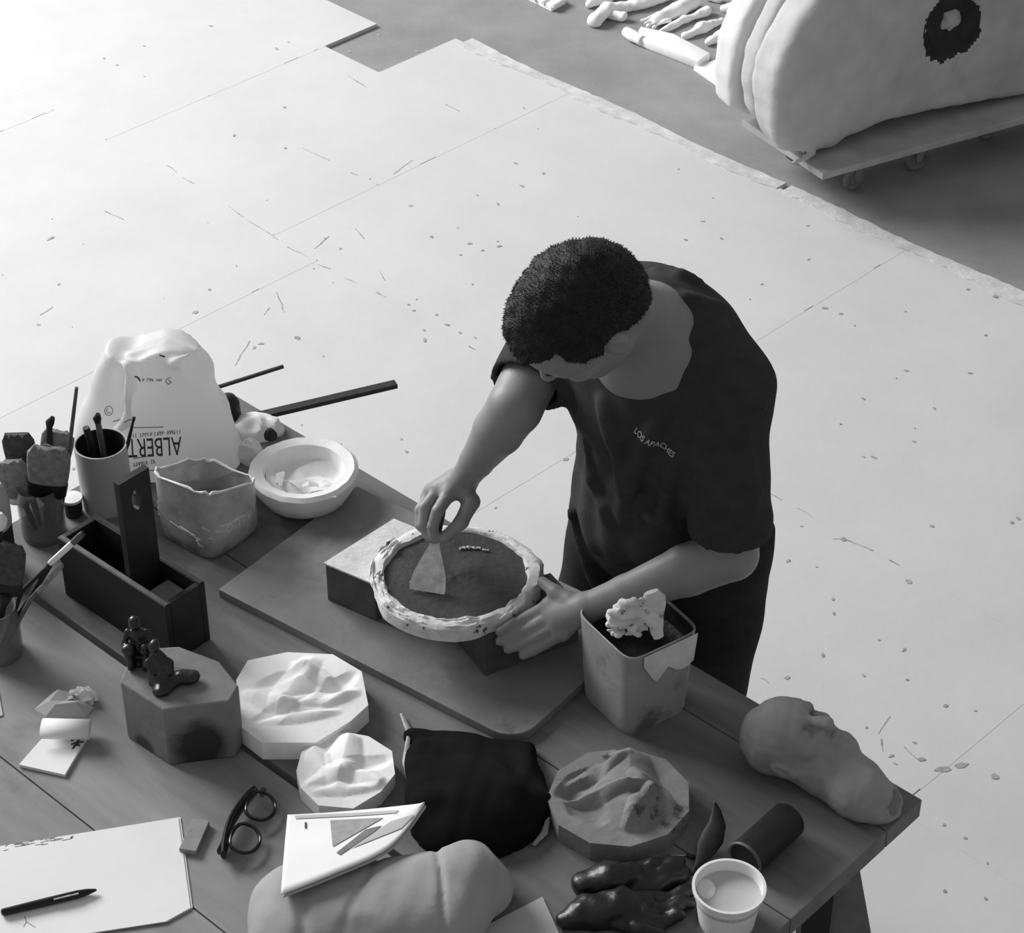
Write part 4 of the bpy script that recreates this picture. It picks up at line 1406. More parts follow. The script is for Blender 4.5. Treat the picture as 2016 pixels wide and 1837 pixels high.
stick('thin_rod', [kz(.004, .01), PYY(42, 1165, ky_ + .012), PYY(112, 1098, ky_ + .035)], [.004, .004, .003], M_STICKD, 'thin black rod slanting beside the slim brushes', 'rod')

stick('ball_stick', [kz(-.02, .0), PYY(-2, 1100, ky_ + .012), PYY(0, 1040, ky_ + .02)], [.004, .004, .004], M_STICKD, 'stick with a round white end in the left-edge jar', 'stick', None,
      ([PYY(0, 1044, ky_ + .02), PYY(0, 1036, ky_ + .02), PYY(1, 1022, ky_ + .02), PYY(1, 1010, ky_ + .02)], [.004, .010, .011, .003]), M_TUB, 'ball_end')
# things cut by the left edge of the picture
a = P(-12, 1122, T)
pt = thing('tall_canister', a, 'tall canister with a pale domed top at the left edge behind the jars', 'canister')
MB().lathe([(.001, 0), (.040, 0), (.042, .10), (.001, .10)], a, 28).build('canister_body', M_TIN, pt, smooth=35)
MB().lathe([(.001, .10), (.043, .10), (.044, .135), (.040, .158), (.026, .176), (.001, .18)], a, 28).build('domed_top', M_CAN, pt, smooth=35)
a = P(146, 1012, T)
wl = thing('lidded_pot', a, 'small dark pot with a white lid left of the canister', 'pot')
MB().lathe([(.001, 0), (.015, 0), (.016, .032), (.001, .032)], a, 22).build('pot', M_TIN, wl, smooth=40)
MB().lathe([(.001, .032), (.018, .032), (.018, .037), (.001, .038)], a, 22).build('lid', M_TUB, wl, smooth=40)

# ================================================================== cut-down milky container
jc = P(414, 1046, T)
jn = thing('plastic_container', jc, 'cut-down milky clear plastic container smeared with plaster', 'container')
ja, jbv, _ = rot_axes(-38)
JH = .118


def jsec(f, z, n=40): return ring(Vector((jc.x, jc.y, z)), ja, jbv, .069 * f, .066 * f, n, 4.5)


def rimz(k, n=40):
    p = jsec(1.0, T)[k] - jc
    return JH + .028 * (p.x * -.4 + p.y * -.92) / .075 + .0022 * math.sin(k * 1.7) + .0012 * math.sin(k * 3.1)


def jrow(f, zf): return [Vector((p.x, p.y, T + rimz(k) * zf)) for k, p in enumerate(jsec(f, T))]


m = MB().loft([jsec(.9, T + .0005), jrow(.97, .06), jrow(1.0, .2), jrow(1.0, .45), jrow(.985, .5), jrow(1.0, .55), jrow(1.0, .8), jrow(1.0, 1.0), jrow(.975, 1.0), jrow(.97, .55), jrow(.96, .1), jsec(.85, T + .006)], True, True)
m.build('container_wall', M_JERRY, jn, smooth=40)
rp_ = jrow(.99, 1.0)
m = MB().tube([p + Vector((0, 0, rs.uniform(-.002, .002))) for p in rp_], [rs.uniform(.0012, .0034) for _ in rp_], 6, closed=True)
m.build('cut_edge', M_JERRYE, jn, smooth=60)
m = MB()
for i in range(14):
    t = rs.uniform(3.4, 6.0); c_ = ring(Vector((jc.x, jc.y, T + rs.uniform(.03, .085))), ja, jbv, .070, .067, 120, 4.5)
    k0 = int(t / 6.283 * 120) % 120; ln = rs.randint(3, 9)
    pts = [c_[(k0 + i_) % 120] + Vector((0, 0, rs.uniform(-.002, .002) - .0014 * i_)) for i_ in range(ln)]
    m.tube(pts, [rs.uniform(.0004, .0011) for _ in pts], 5)
m.build('plaster_runs', M_JERRYE, jn)['kind'] = 'stuff'
MB().loft([jsec(.83, T + .007), jsec(.9, T + .03), jsec(.9, T + .034), jsec(.2, T + .033)]).build('residue', M_GYP, jn, smooth=50)
# raised characters on the right-hand face
fb = bvh_of([c for c in jn.children if c.name.startswith('container_wall')][0])
V, Fc = text_mesh('OOVT', .021, False)
fn = (ja * 0 - jbv)
fdir = ja
face_n = -jbv
# pick the face whose normal points right and towards the camera
cands = [ja, -ja, jbv, -jbv]
face_n = max(cands, key=lambda v: v.x * .8 - v.y * .6)
fx = Vector((-face_n.y, face_n.x, 0))
if fx.x < 0: fx = -fx
lay_print('raised_lettering', V, Fc, fb, Vector((jc.x, jc.y, T + .052)) + face_n * .075 + fx * .002, fx, Vector((0, 0, 1)), face_n, M_JERRYE, jn, .001)

# ================================================================== plaster bowl
wb = P(602, 985, T)
bw = thing('plaster_bowl', wb, 'round white bowl caked with wet plaster at the back of the table', 'bowl')
m = MB().lathe([(.001, 0), (.052, 0), (.075, .018), (.09, .045), (.094, .066), (.087, .072), (.070, .068), (.062, .04), (.04, .024), (.001, .022)], wb, 44, jit=.012)
m.build('bowl_wall', M_PLAST, bw, smooth=35)
secs = []
for f in (1.0, .8, .55, .3, .1):
    secs.append([wb + Vector((.066 * f * math.cos(t), .066 * f * math.sin(t), .045 + .012 * math.sin(3 * t + 5 * f) * f - .012 * math.sin(t) * f)) for t in [2 * math.pi * k / 40 for k in range(40)]])
MB().loft(secs, False, True).build('wet_plaster', M_PLAST, bw, smooth=30)
m = MB()
for i in range(11):
    t = rs.uniform(3.3, 6.1); r0 = rs.uniform(.03, .085)
    p = wb + Vector((r0 * math.cos(t), r0 * math.sin(t), .055 + .2 * max(0, r0 - .05)))
    dr = Vector((math.cos(t + 1.2), math.sin(t + 1.2), .15)); l = rs.uniform(.012, .03)
    m.tube([p - dr * l, p + Vector((0, 0, .006)), p + dr * l], [.002, rs.uniform(.003, .006), .002], 6, flat=((0, 0, 1), .5, 1.5))
m.build('plaster_folds', M_PLAST, bw, smooth=50)

# ================================================================== litter behind the bag and bowl
crumple('crumpled_paper', P(505, 850, T), (.055, .04), .035, M_PAPER, 'crumpled white paper between the printed bag and the bowl', 'paper', 9)
crumple('crumpled_paper', P(494, 905, T), (.026, .022), .045, M_PAPER, 'small crumpled white paper beside the clear container', 'paper', 12)
crumple('clay_lump', P(533, 862, T + .036), (.013, .012), .02, M_STICKD, 'dark clay lump on the crumpled paper by the bowl', 'clay', 13)
crumple('clay_lump', P(601, 884, T), (.016, .006), .012, M_STICKD, 'dark clay crumb behind the rim of the bowl', 'clay', 14)
a = P(447, 835, T)
rl_ = thing('dark_roll', a, 'dark round-topped roll standing behind the printed bag', 'roll')
MB().lathe([(.001, 0), (.022, 0), (.023, .035), (.02, .052), (.012, .062), (.001, .065)], a, 24, axis=(.12, 0, 1)).build('roll_body', M_TIN, rl_, smooth=40)
MB().lathe([(.0225, .02), (.0245, .022), (.0245, .026), (.0225, .028)], a, 24, axis=(.12, 0, 1), closed=True).build('band', M_FERR, rl_)

# bars resting on the table and reaching past its far edge
def bar(p0, p1, w, h, m_, name, label):
    d = (p1 - p0).normalized(); s2 = Vector((-d.y, d.x, 0)).normalized(); up = d.cross(s2)
    if up.z < 0: up = -up
    mm = MB().box((p0 + p1) / 2 + up * (h / 2), ((p1 - p0).length, w, h), (d, s2, up))
    return tag(mm.build(name, m_, bevel=.0008), label, 'bar')


a, b = P(545, 815, T), P(780, 760, T)
bar(a + (a - b).normalized() * .11, b, .018, .009, M_BAR, 'flat_bar', 'dark flat bar reaching past the far edge of the table')
a, b = P(432, 764, T), P(558, 724, T)
bar(a + (a - b).normalized() * .08, b, .006, .006, M_BAR, 'thin_bar', 'thin dark bar beside the printed bag reaching past the table')

# ================================================================== right-hand end of the table
# tub of plaster
a = P(1430, 1812, T)
tb_ = thing('plaster_tub', a, 'round white tub of plaster near the table end', 'tub')
MB().lathe([(.001, 0), (.039, 0), (.047, .062), (.051, .064), (.0515, .07), (.0475, .07), (.046, .05), (.001, .046)], a, 40).build('tub_wall', M_TUB, tb_, smooth=35)
MB().lathe([(.0455, .045), (.0463, .052), (.02, .051), (.001, .052)], a, 36).build('plaster_fill', M_TUBIN, tb_, smooth=50)
m = MB()
c_ = a + Vector((-.03, .012, .052))
m.loft([ring(c_ + Vector((0, 0, -.002)), Vector((1, 0, 0)), Vector((0, 1, 0)), .014, .02, 14), ring(c_ + Vector((0, 0, .001)), Vector((1, 0, 0)), Vector((0, 1, 0)), .012, .017, 14), ring(c_ + Vector((0, 0, .002)), Vector((1, 0, 0)), Vector((0, 1, 0)), .004, .006, 14)])
m.build('plaster_ridge', M_TUB, tb_, smooth=60)

# tin lying on its side
R_ = .028
a, b = P(1466, 1692, T + R_), P(1552, 1614, T + R_)
d = (b - a).normalized()
tn_ = thing('tin_can', a + Vector((0, 0, -R_)), 'dark round tin lying on its side with the open end facing left', 'tin')
MB().lathe([(R_, 0), (R_, .0), (R_, (b - a).length), (R_ * .9, (b - a).length + .004), (.001, (b - a).length + .004)], a, 32, axis=d).build('tin_wall', M_TIN, tn_, smooth=35)
MB().lathe([(R_, -.002), (R_ + .0012, 0), (R_, .003), (R_ * .9, .003), (R_ * .88, .0), (R_ * .94, -.002)], a, 32, axis=d, closed=True).build('rolled_rim', M_TINR, tn_, smooth=50)
MB().lathe([(R_ * .9, .002), (R_ * .85, .012), (.001, .014)], a, 32, axis=d).build('caked_mouth', M_TINR, tn_, smooth=50)

# dark leaf-shaped scraper with a nail beside it
lf = thing('leaf_scraper', P(1390, 1690, T), 'small dark leaf-shaped object with a pointed tip beside the tin', 'leaf')
spine = [P(1368, 1712, T + .004), P(1378, 1695, T + .008), P(1390, 1670, T + .014), P(1402, 1650, T + .02), P(1412, 1622, T + .026), P(1411, 1596, T + .034), P(1408, 1580, T + .042)]
MB().tube(spine, [.004, .007, .016, .0175, .013, .007, .0015], 14, flat=((.2, .1, 1), .45, 1.0)).build('leaf_blade', M_STICKD, lf, smooth=50)
MB().tube([P(1376, 1700, T + .006), P(1366, 1712, T + .004), P(1366, 1722, T + .004)], [.004, .004, .003], 8).build('stalk', M_STICKD, lf, smooth=50)
nl = thing('nail', P(1335, 1685, T), 'thin bright nail lying left of the dark leaf-shaped object', 'nail')
MB().tube([P(1318, 1684, T + .002), P(1352, 1684, T + .002)], .0014, 8).build('shank', M_CMET, nl)
MB().tube([P(1352, 1684, T + .003), P(1366, 1688, T + .004)], [.003, .004], 8).build('nail_head', M_STICKD, nl)

# black rubber gloves
def glove(pts_palm, fingers, label, seed):
    allp = [p for c in [pts_palm] + fingers for p, _ in c]
    lo = Vector((min(p.x for p in allp), min(p.y for p in allp), T)) - Vector((.035, .035, .002)); hi = Vector((max(p.x for p in allp), max(p.y for p in allp), max(p.z for p in allp))) + Vector((.035, .035, .035))
    F = Field(lo, hi, .0035)
    F.chain([p for p, _ in pts_palm], [r_ for _, r_ in pts_palm], .012)
    for f in fingers: F.chain([p for p, _ in f], [r_ for _, r_ in f], .004)
    F.noise(.0026, 120, seed).noise(.0014, 240, seed + 5)
    F.half((0, 0, T + .0004), (0, 0, -1))
    return tag(F.build('rubber_glove', M_GLOVE), label, 'glove', 'black rubber gloves')


z_ = T
glove([(P(1150, 1745, z_ + .012), .018), (P(1200, 1735, z_ + .02), .024), (P(1245, 1730, z_ + .02), .022)],
      [[(P(1240, 1728, z_ + .02), .013), (P(1285, 1705, z_ + .022), .011), (P(1308, 1694, z_ + .02), .009)],
       [(P(1250, 1738, z_ + .018), .013), (P(1300, 1718, z_ + .02), .011), (P(1336, 1700, z_ + .018), .009)],
       [(P(1250, 1752, z_ + .014), .013), (P(1310, 1735, z_ + .014), .011), (P(1352, 1722, z_ + .012), .009)],
       [(P(1180, 1738, z_ + .016), .012), (P(1196, 1708, z_ + .02), .01), (P(1215, 1722, z_ + .024), .008)]], 'black rubber glove on top with fingers pointing at the white tub', 2)
glove([(P(1112, 1812, z_ + .01), .014), (P(1170, 1795, z_ + .014), .026), (P(1230, 1790, z_ + .012), .028)],
      [[(P(1240, 1775, z_ + .012), .013), (P(1300, 1768, z_ + .012), .011), (P(1356, 1758, z_ + .01), .009)],
       [(P(1240, 1790, z_ + .012), .013), (P(1305, 1790, z_ + .011), .011), (P(1358, 1780, z_ + .01), .009)],
       [(P(1235, 1806, z_ + .01), .013), (P(1290, 1812, z_ + .01), .011), (P(1338, 1806, z_ + .01), .009)],
       [(P(1215, 1818, z_ + .01), .012), (P(1260, 1832, z_ + .01), .01), (P(1296, 1834, z_ + .01), .009)]], 'black rubber glove underneath nearest the table edge', 6)


# ================================================================== heads
def onb(f, up):
    f = Vector(f).normalized(); up = Vector(up)
    h = (up - f * up.dot(f)).normalized()
    l = h.cross(f)
    return f, l, h


def head_sdf(F, C, fr, s, k=.012, eyes=True, ears=True, deep=1.0):
    f, l, h = fr
    A = (f, l, h)
    g_ = lambda x, y, z: Vector(C) + (f * x + l * y + h * z) * s
    e = lambda c, r, kk=k, op='u', B=None: F.ell(g_(*c), [q * s for q in r], B or A, kk * s, op)
    cn_ = lambda a, b, ra, rb, kk=k, op='u': F.cone(g_(*a), g_(*b), ra * s, rb * s, kk * s, op)
    e((-.012, 0, .035), (.100, .077, .086))
    e((.030, 0, -.025), (.066, .064, .085), .03)
    e((.045, 0, .03), (.052, .062, .05), .03)
    for sd in (-1, 1):
        cn_((.0, .056 * sd, -.045), (.06, .022 * sd, -.1), .02, .016, .03)          # jaw
        e((.062, .042 * sd, -.028), (.022, .02, .018), .02)                           # cheekbone
        cn_((.086, .012 * sd, .014), (.074, .05 * sd, .012), .010, .009, .012)        # brow ridge
        e((.098, .031 * sd, -.006), (.017 * deep, .018 * deep, .012 * deep), .01 / deep, 's')                     # eye socket
        if eyes: e((.080, .031 * sd, -.007), (.0125, .015, .0105), .004)              # closed lid
        cn_((.096, .008 * sd, -.036), (.094, .016 * sd, -.038), .009, .007, .006)     # nostril wing
        if ears:
            up_ = (h * .95 - f * .3).normalized(); fo = up_.cross(l).normalized(); ou = l * sd
            e((-.012, .078 * sd, -.006), (.019, .009, .032), .006, 'u', ((f * .95 + h * .25).normalized(), ou, up_))
            e((-.006, .088 * sd, -.006), (.010, .006, .018), .004, 's')
    cn_((.092, 0, .008), (.111 + .008 * (deep - 1), 0, -.034), .008 * deep, .0125 * deep, .012 / deep)                        # nose
    e((.09, 0, -.064), (.012, .024, .0065), .006)                                     # lips
    e((.088, 0, -.076), (.012, .021, .007), .006)
    cn_((.1, -.02, -.070), (.1, .02, -.070), .0028 * deep, .0028 * deep, .003, 's')
    e((.07, 0, -.104), (.022, .026, .02), .02)                                        # chin
    return g_


# plaster head lying at the right-hand end of the table
hc = P(1562, 1462, T + .058)
fr = onb((.27, -.20, .83), (-.85, .35, .35))
ph = thing('plaster_bust', Vector((hc.x, hc.y, T)), 'grey plaster cast of a head and neck lying at the table corner', 'plaster bust')
sH = .66
F = Field(Vector((hc.x - .12, hc.y - .17, T - .004)), Vector((hc.x + .19, hc.y + .12, T + .16)), .0034)
g_ = head_sdf(F, hc, fr, sH, .008, deep=1.35)
nk = P(1690, 1560, T + .035)
F.cone(g_(-.03, 0, -.05), nk, .05 * sH * 1.15, .038, .02)
F.cone(nk, P(1722, 1578, T + .025), .038, .032, .02).cone(g_(.05, 0, -.1), P(1700, 1530, T + .04), .02, .022, .02)
F.ell(P(1745, 1582, T + .02), (.03, .024, .022), k=.02)
F.ell(P(1760, 1580, T + .03), (.024, .02, .02), k=.006, op='s')
F.noise(.0012, 120, 4).noise(.0006, 330, 9)
F.half((0, 0, T + .0004), (0, 0, -1))
F.build('cast_body', M_CASTH, ph)

# ================================================================== far side: dolly with the big clay form
DZ = .125
d1 = P(1620, 342, DZ); d2 = P(2016, 232, DZ)
du = (d2 - d1).normalized(); dv = Vector((-du.y, du.x, 0))
dl = thing('dolly', d1 + Vector((0, 0, FZ - DZ)), 'low plywood dolly on casters carrying the big clay form', 'dolly')
LD, WD = 1.05, .36
pl = [d1, d1 + du * LD, d1 + du * LD + dv * WD, d1 + dv * WD - du * 0.03]
MB().prism([tuple(p[:2]) for p in pl], DZ - .02, DZ).build('deck', M_DOLLY, dl, bevel=.002)


def caster(p, ang):
    x, y, z = rot_axes(ang)
    r0 = .036
    c = Vector((p.x, p.y, FZ + r0))
    w = MB().lathe([(.001, -.011), (.018, -.011), (.02, -.008), (.03, -.011), (r0, -.008), (r0, .008), (.03, .011), (.02, .008), (.018, .011), (.001, .011)], c, 28, axis=y).build('wheel', M_WHEEL, dl, smooth=40)
    MB().lathe([(.001, -.016), (.007, -.016), (.007, .016), (.001, .016)], c, 14, axis=y).build('hub', M_CMET, w, smooth=40)
    fk = MB()
    for sd in (-1, 1):
        fk.loft([[c + y * (sd * .014 + j * .0015) + x * (i * .009) for i, j in ((-1, -1), (1, -1), (1, 1), (-1, 1))],
                 [c + y * (sd * .014 + j * .0015) + x * (i * .022 + .012) + z * (DZ - .026 - FZ - r0) for i, j in ((-1, -1), (1, -1), (1, 1), (-1, 1))]])
    fk.box(c + x * .012 + z * (DZ - .023 - FZ - r0), (.06, .05, .005), (x, y, z))
    fk.build('fork', M_CMET, dl)


caster(P(1678, 372, FZ), 40)
caster(P(1802, 333, FZ), 20)
caster(P(1940, 272, FZ), 35)
caster(d1 + du * .95 + dv * .08, 30)
caster(d1 + du * .95 + dv * .30, 10)
caster(d1 + du * .12 + dv * .30, 10)

# the form: outline on the plane of its front, then built back in layers
o0 = P(1602, 314, DZ)
fY = o0.dot(dv)


def face_pt(px, py, back=0.0):
    d = ray(px, py); o = Vector((0, 0, CAMH))
    t = (fY + back - o.dot(dv)) / d.dot(dv)
    p = o + d * t
    return ((p - o0).dot(du), p.z - DZ)


rest = ((1680, -120), (1780, -180), (1900, -220), (2040, -230), (2180, -190), (2290, -80), (2290, 60), (2200, 146), (2016, 196), (1920, 212), (1840, 222), (1760, 246), (1700, 268), (1672, 280), (1648, 298))
out1 = [face_pt(*q) for q in ((1602, 309), (1570, 304), (1542, 300), (1530, 270), (1526, 215), (1531, 150), (1549, 95), (1582, 40), (1622, -20)) + rest]
zb = min(z for _, z in out1)
out1 = [(s_, max(z, 0.0)) for s_, z in out1]


def poly_sdf(px, pz, poly):
    d = np.full(np.broadcast(px, pz).shape, 1e9); ins = np.zeros(d.shape, bool)
    n = len(poly)
    for i in range(n):
        ax_, ay_ = poly[i]; bx_, by_ = poly[(i + 1) % n]
        ex, ey = bx_ - ax_, by_ - ay_
        wx, wy = px - ax_, pz - ay_
        t = np.clip((wx * ex + wy * ey) / (ex * ex + ey * ey + 1e-12), 0, 1)
        d = np.minimum(d, (wx - ex * t) ** 2 + (wy - ey * t) ** 2)
        c1 = (ay_ > pz) != (by_ > pz)
        xi = ax_ + (pz - ay_) * ex / (ey if abs(ey) > 1e-12 else 1e-12)
        ins ^= c1 & (px < xi)
    d = np.sqrt(d)
    return np.where(ins, -d, d)


bf = thing('clay_form', o0, 'big weathered clay form with a dark pit and a white plaster shell on the dolly', 'sculpture')


def layer(name, poly, b0, b1, m_, rnd, amp, h=.011, extra=None):
    """extruded outline in a frame (s, back, z) turned into the world"""
    S = [p[0] for p in poly]; Zs = [p[1] for p in poly]
    F = Field((min(S) - .03, b0 - .03, min(Zs) - .03), (max(S) + .03, b1 + .03, max(Zs) + .03), h)
    X, Y, Z = F.full()
    d2_ = poly_sdf(X[:, 0, :], Z[:, 0, :], poly)[:, None, :] + rnd
    dy = np.abs(Y - (b0 + b1) / 2) - (b1 - b0) / 2 + rnd
    F.D = (np.sqrt(np.maximum(d2_, 0) ** 2 + np.maximum(dy, 0) ** 2) + np.minimum(np.maximum(d2_, dy), 0) - rnd).astype(np.float32)
    if extra: extra(F)
    F.noise(amp, 28, 3).noise(amp * .4, 90, 7)
    F.D = np.maximum(F.D, (.0015 - F.full()[2]).astype(np.float32))
    V, Fc = F.mesh()
    W = np.array(o0) + V[:, :1] * np.array(du) + V[:, 1:2] * np.array(dv) + V[:, 2:] * np.array((0, 0, 1))
    W = np.array([o0.x, o0.y, DZ]) + V[:, :1] * np.array(du) + V[:, 1:2] * np.array(dv) + V[:, 2:] * np.array((0, 0, 1.0))
    o = mesh_obj(name, W, Fc, m_, bf, True)
    return o


hx, hz = face_pt(1880, 60)


def pit(F):
    F.ell((hx - .02, 0, hz + .02), (.078, .05, .10), k=.01, op='s').ell((hx + .03, 0, hz - .0), (.06, .045, .07), k=.01, op='s')
    crk = [face_pt(*q) for q in ((1888, 120), (1882, 140), (1897, 160), (1902, 185), (1912, 205))]
    for a_, b_ in zip(crk[:-1], crk[1:]): F.cone((a_[0], 0, a_[1]), (b_[0], 0, b_[1]), .009, .009, .004, 's')
    F.cone((out1[2][0] + .02, 0.0, .0), (out1[0][0], 0, .02), .006, .006, .01)


fbody = layer('form_body', out1, 0.0, .13, M_BIG, .035, .004, .0085, extra=pit)
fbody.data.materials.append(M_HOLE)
for pg in fbody.data.polygons:                       # faces inside the pit take the dark material
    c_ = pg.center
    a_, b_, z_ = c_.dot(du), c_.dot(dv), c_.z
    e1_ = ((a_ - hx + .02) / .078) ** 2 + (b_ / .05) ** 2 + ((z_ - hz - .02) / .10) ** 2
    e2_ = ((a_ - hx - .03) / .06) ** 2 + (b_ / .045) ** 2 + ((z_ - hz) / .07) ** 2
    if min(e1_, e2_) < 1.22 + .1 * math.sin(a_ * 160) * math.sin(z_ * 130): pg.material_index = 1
crm = MB().lathe([(.001, -.02), (.03, -.016), (.034, .0), (.022, .012), (.001, .016)], o0 + du * (hx + .02) + dv * .045 + Vector((0, 0, hz + .01)), 18, axis=-dv, jit=.15)
crm.build('pit_lump', M_BIG, bf, smooth=50)
def back_layer(left, back):
    r_ = [(s_, max(z, 0.0)) for s_, z in [face_pt(*q, back) for q in left]]
    return r_ + [(s_, max(z, 0)) for s_, z in out1[9:18]] + [(.35, 0.0), (.12, 0.0)]


layer('inner_layer', back_layer(((1590, 250), (1518, 262), (1497, 235), (1495, 180), (1500, 120), (1516, 65), (1548, 5), (1590, -50)), .10), .12, .20, M_BIG, .025, .004)
layer('plaster_shell', back_layer(((1590, 215), (1480, 240), (1447, 222), (1447, 160), (1455, 100), (1474, 45), (1505, -10), (1560, -70)), .20), .22, .32, M_SHELL, .02, .002)

# white plaster panel propped flat by the dolly
m = MB().prism([tuple(P(x, y, FZ)[:2]) for x, y in ((1366, 138), (1480, 100), (1520, 215), (1452, 198))], FZ, FZ + .012)
tag(m.build('plaster_slab', M_PLAST), 'flat pale plaster slab on the floor at the left of the dolly', 'plaster slab')

# ================================================================== plaster fragments laid out on the floor
def frag(pts, rad, label, flat=None, seed=0, fingers=False):
    rad = [q * .74 for q in rad]
    P3 = [P(x, y, FZ + r_ * (flat[2] if flat else .9)) for (x, y), r_ in zip(pts, rad)]
    lo = Vector((min(p.x for p in P3), min(p.y for p in P3), FZ)) - Vector((.07, .07, .004)); hi = Vector((max(p.x for p in P3), max(p.y for p in P3), FZ + .12)) + Vector((.07, .07, 0))
    F = Field(lo, hi, .005)
    F.chain(P3, rad, .01)
    if fingers:
        d = (P3[0] - P3[-1]).normalized(); s2 = Vector((-d.y, d.x, 0))
        for i in range(4):
            a_ = P3[0] + s2 * (.018 * (i - 1.5)); F.cone(a_ - d * .03, a_ + d * (.045 - .006 * abs(i - 1.5)), .011, .008, .006)
    F.noise(.0032, 70, seed).noise(.0014, 190, seed + 3).half((0, 0, FZ + .0006), (0, 0, -1))
    return tag(F.build('plaster_fragment', M_PLAST), label, 'plaster fragment', 'plaster fragments on the floor')


frag([(1172, 40), (1195, 20), (1250, 8), (1310, -8)], [.03, .03, .028, .028], 'long tubular plaster fragment with a knobbed end on the far floor', seed=1)
frag([(1160, 8), (1200, -8), (1240, -20)], [.022, .026, .026], 'plaster fragment at the far left of the row behind the long tube', seed=2)
frag([(1205, 28), (1225, 32)], [.024, .026], 'round plaster lump in front of the long tubular fragment', seed=3)
frag([(1290, 40), (1335, 18), (1365, 5)], [.028, .034, .03], 'plaster fragment like a hand with ridged fingers', seed=4, fingers=True)
frag([(1300, 62), (1350, 38), (1392, 22)], [.014, .017, .022], 'straight thin plaster stick between the hand and the spindle', seed=5)
frag([(1348, 70), (1380, 56), (1420, 40)], [.016, .025, .015], 'spindle-shaped plaster fragment nearest the thin stick', seed=6)
frag([(1394, 84), (1420, 72), (1458, 56)], [.017, .022, .02], 'short rounded plaster finger close to the white shell', seed=7)
frag([(1424, 16), (1438, 16)], [.02, .02], 'small oval plaster pebble lying apart on the far floor', seed=8)
frag([(1395, -4), (1415, -2)], [.018, .02], 'plaster lump at the top edge behind the oval pebble', seed=9)
frag([(1415, 122), (1460, 95)], [.018, .024], 'wedge of plaster half hidden behind the white shell', seed=10)
m = MB().prism([tuple(P(x, y, FZ)[:2]) for x, y in ((1250, 88), (1260, 68), (1325, 82), (1398, 121), (1374, 138))], FZ, FZ + .03)
fw = thing('wrapped_slab', P(1320, 105, FZ), 'long white plaster slab with a stub at its end in front of the fragments', 'plaster fragment')
m.build('slab', M_PLAST, fw, bevel=.006, smooth=30)
MB().tube([P(1264, 80, FZ + .02), P(1244, 70, FZ + .02), P(1232, 62, FZ + .02)], [.016, .019, .016], 12).build('stub', M_PLAST, fw, smooth=50)
m = MB()
for i in range(4):
    a, b = P(1024 + 22 * i, -14 + 3 * i, FZ), P(1044 + 22 * i, 10 + 4 * i, FZ)
sb = thing('ribbed_slab', P(1060, 0, FZ), 'ribbed white plaster slab at the top edge of the floor', 'plaster slab')
MB().prism([tuple(P(x, y, FZ)[:2]) for x, y in ((1024, -6), (1086, 24), (1114, 8), (1050, -24))], FZ, FZ + .02).build('slab', M_PLAST, sb, bevel=.003)
for i in range(3):
    a, b = P(1048 + 20 * i, -2 + 7.5 * i, FZ + .021), P(1072 + 20 * i, -18 + 8 * i, FZ + .021)
    MB().tube([a, b], .006, 8).build('rib', M_PLAST, sb, smooth=50)

# ================================================================== the man
pelv = Vector((.245, 2.845, .95))
wai = Vector((.245, 2.845, 1.06))
che = Vector((.205, 2.80, 1.24))
LS, RS = Vector((.302, 2.665, 1.335)), Vector((.085, 2.93, 1.315))
LE, LW = Vector((.328, 2.650, 1.05)), Vector((.113, 2.664, .932))
RE, RW = Vector((.004, 2.752, 1.245)), P(912, 945, 1.032)
NB = Vector((.190, 2.695, 1.415))
HC = P(1144, 622, 1.53)
hf = onb((-.615, -.220, -.769), (-.549, -.582, .597))
HS = .875
man = thing('person', Vector((.22, 2.90, 0)), 'person in a charcoal T-shirt leaning over the table, spreading clay with a putty knife', 'person')
V3 = lambda p: np.array(tuple(p))
w_ch = (LS - RS); w_ch.z = 0; w_ch.normalize()
up3 = Vector((0, 0, 1))
f_ch = Vector((w_ch.y, -w_ch.x, 0))
if f_ch.dot(TN) < 0: f_ch = -f_ch
lean = (NB - wai).normalized()
A_ch = (w_ch, (f_ch - lean * f_ch.dot(lean)).normalized(), (lean - w_ch * lean.dot(w_ch)).normalized())
w_hp = TU.copy(); f_hp = TN.copy()
A_hp = (w_hp, f_hp, up3)

# --- body (skin): head, neck, torso core, arms, hands in one surface
F = Field((-.20, 2.36, .80), (.47, 3.10, 1.72), .0040)
F.ell(che - f_ch * .01, (.14, .075, .17), A_ch, .03).ell(pelv, (.14, .10, .10), A_hp, .03).ell(wai, (.125, .085, .12), A_hp, .05)
F.cone(NB - lean * .02, LS, .06, .05, .04).cone(NB - lean * .02, RS, .06, .05, .04)
hb_ = HC - hf[0] * .028 - hf[2] * .055
F.cone(hb_, NB, .052, .060, .02).cone(NB, NB + (wai - NB) * .25, .062, .08, .05)
head_sdf(F, HC, hf, HS, .012)
# neck muscle and Adam's apple
F.cone(HC - hf[0] * .05 - hf[2] * .05 + hf[1] * .04, NB + f_ch * .035, .016, .018, .02)
# arms
F.chain([LS, LE, LE.lerp(LW, .3), LE.lerp(LW, .72), LW], [.049, .0405, .0395, .0275, .0225], .006)
F.chain([RS, RE, RE.lerp(RW, .3), RE.lerp(RW, .72), RW], [.049, .041, .0385, .0265, .0215], .006)


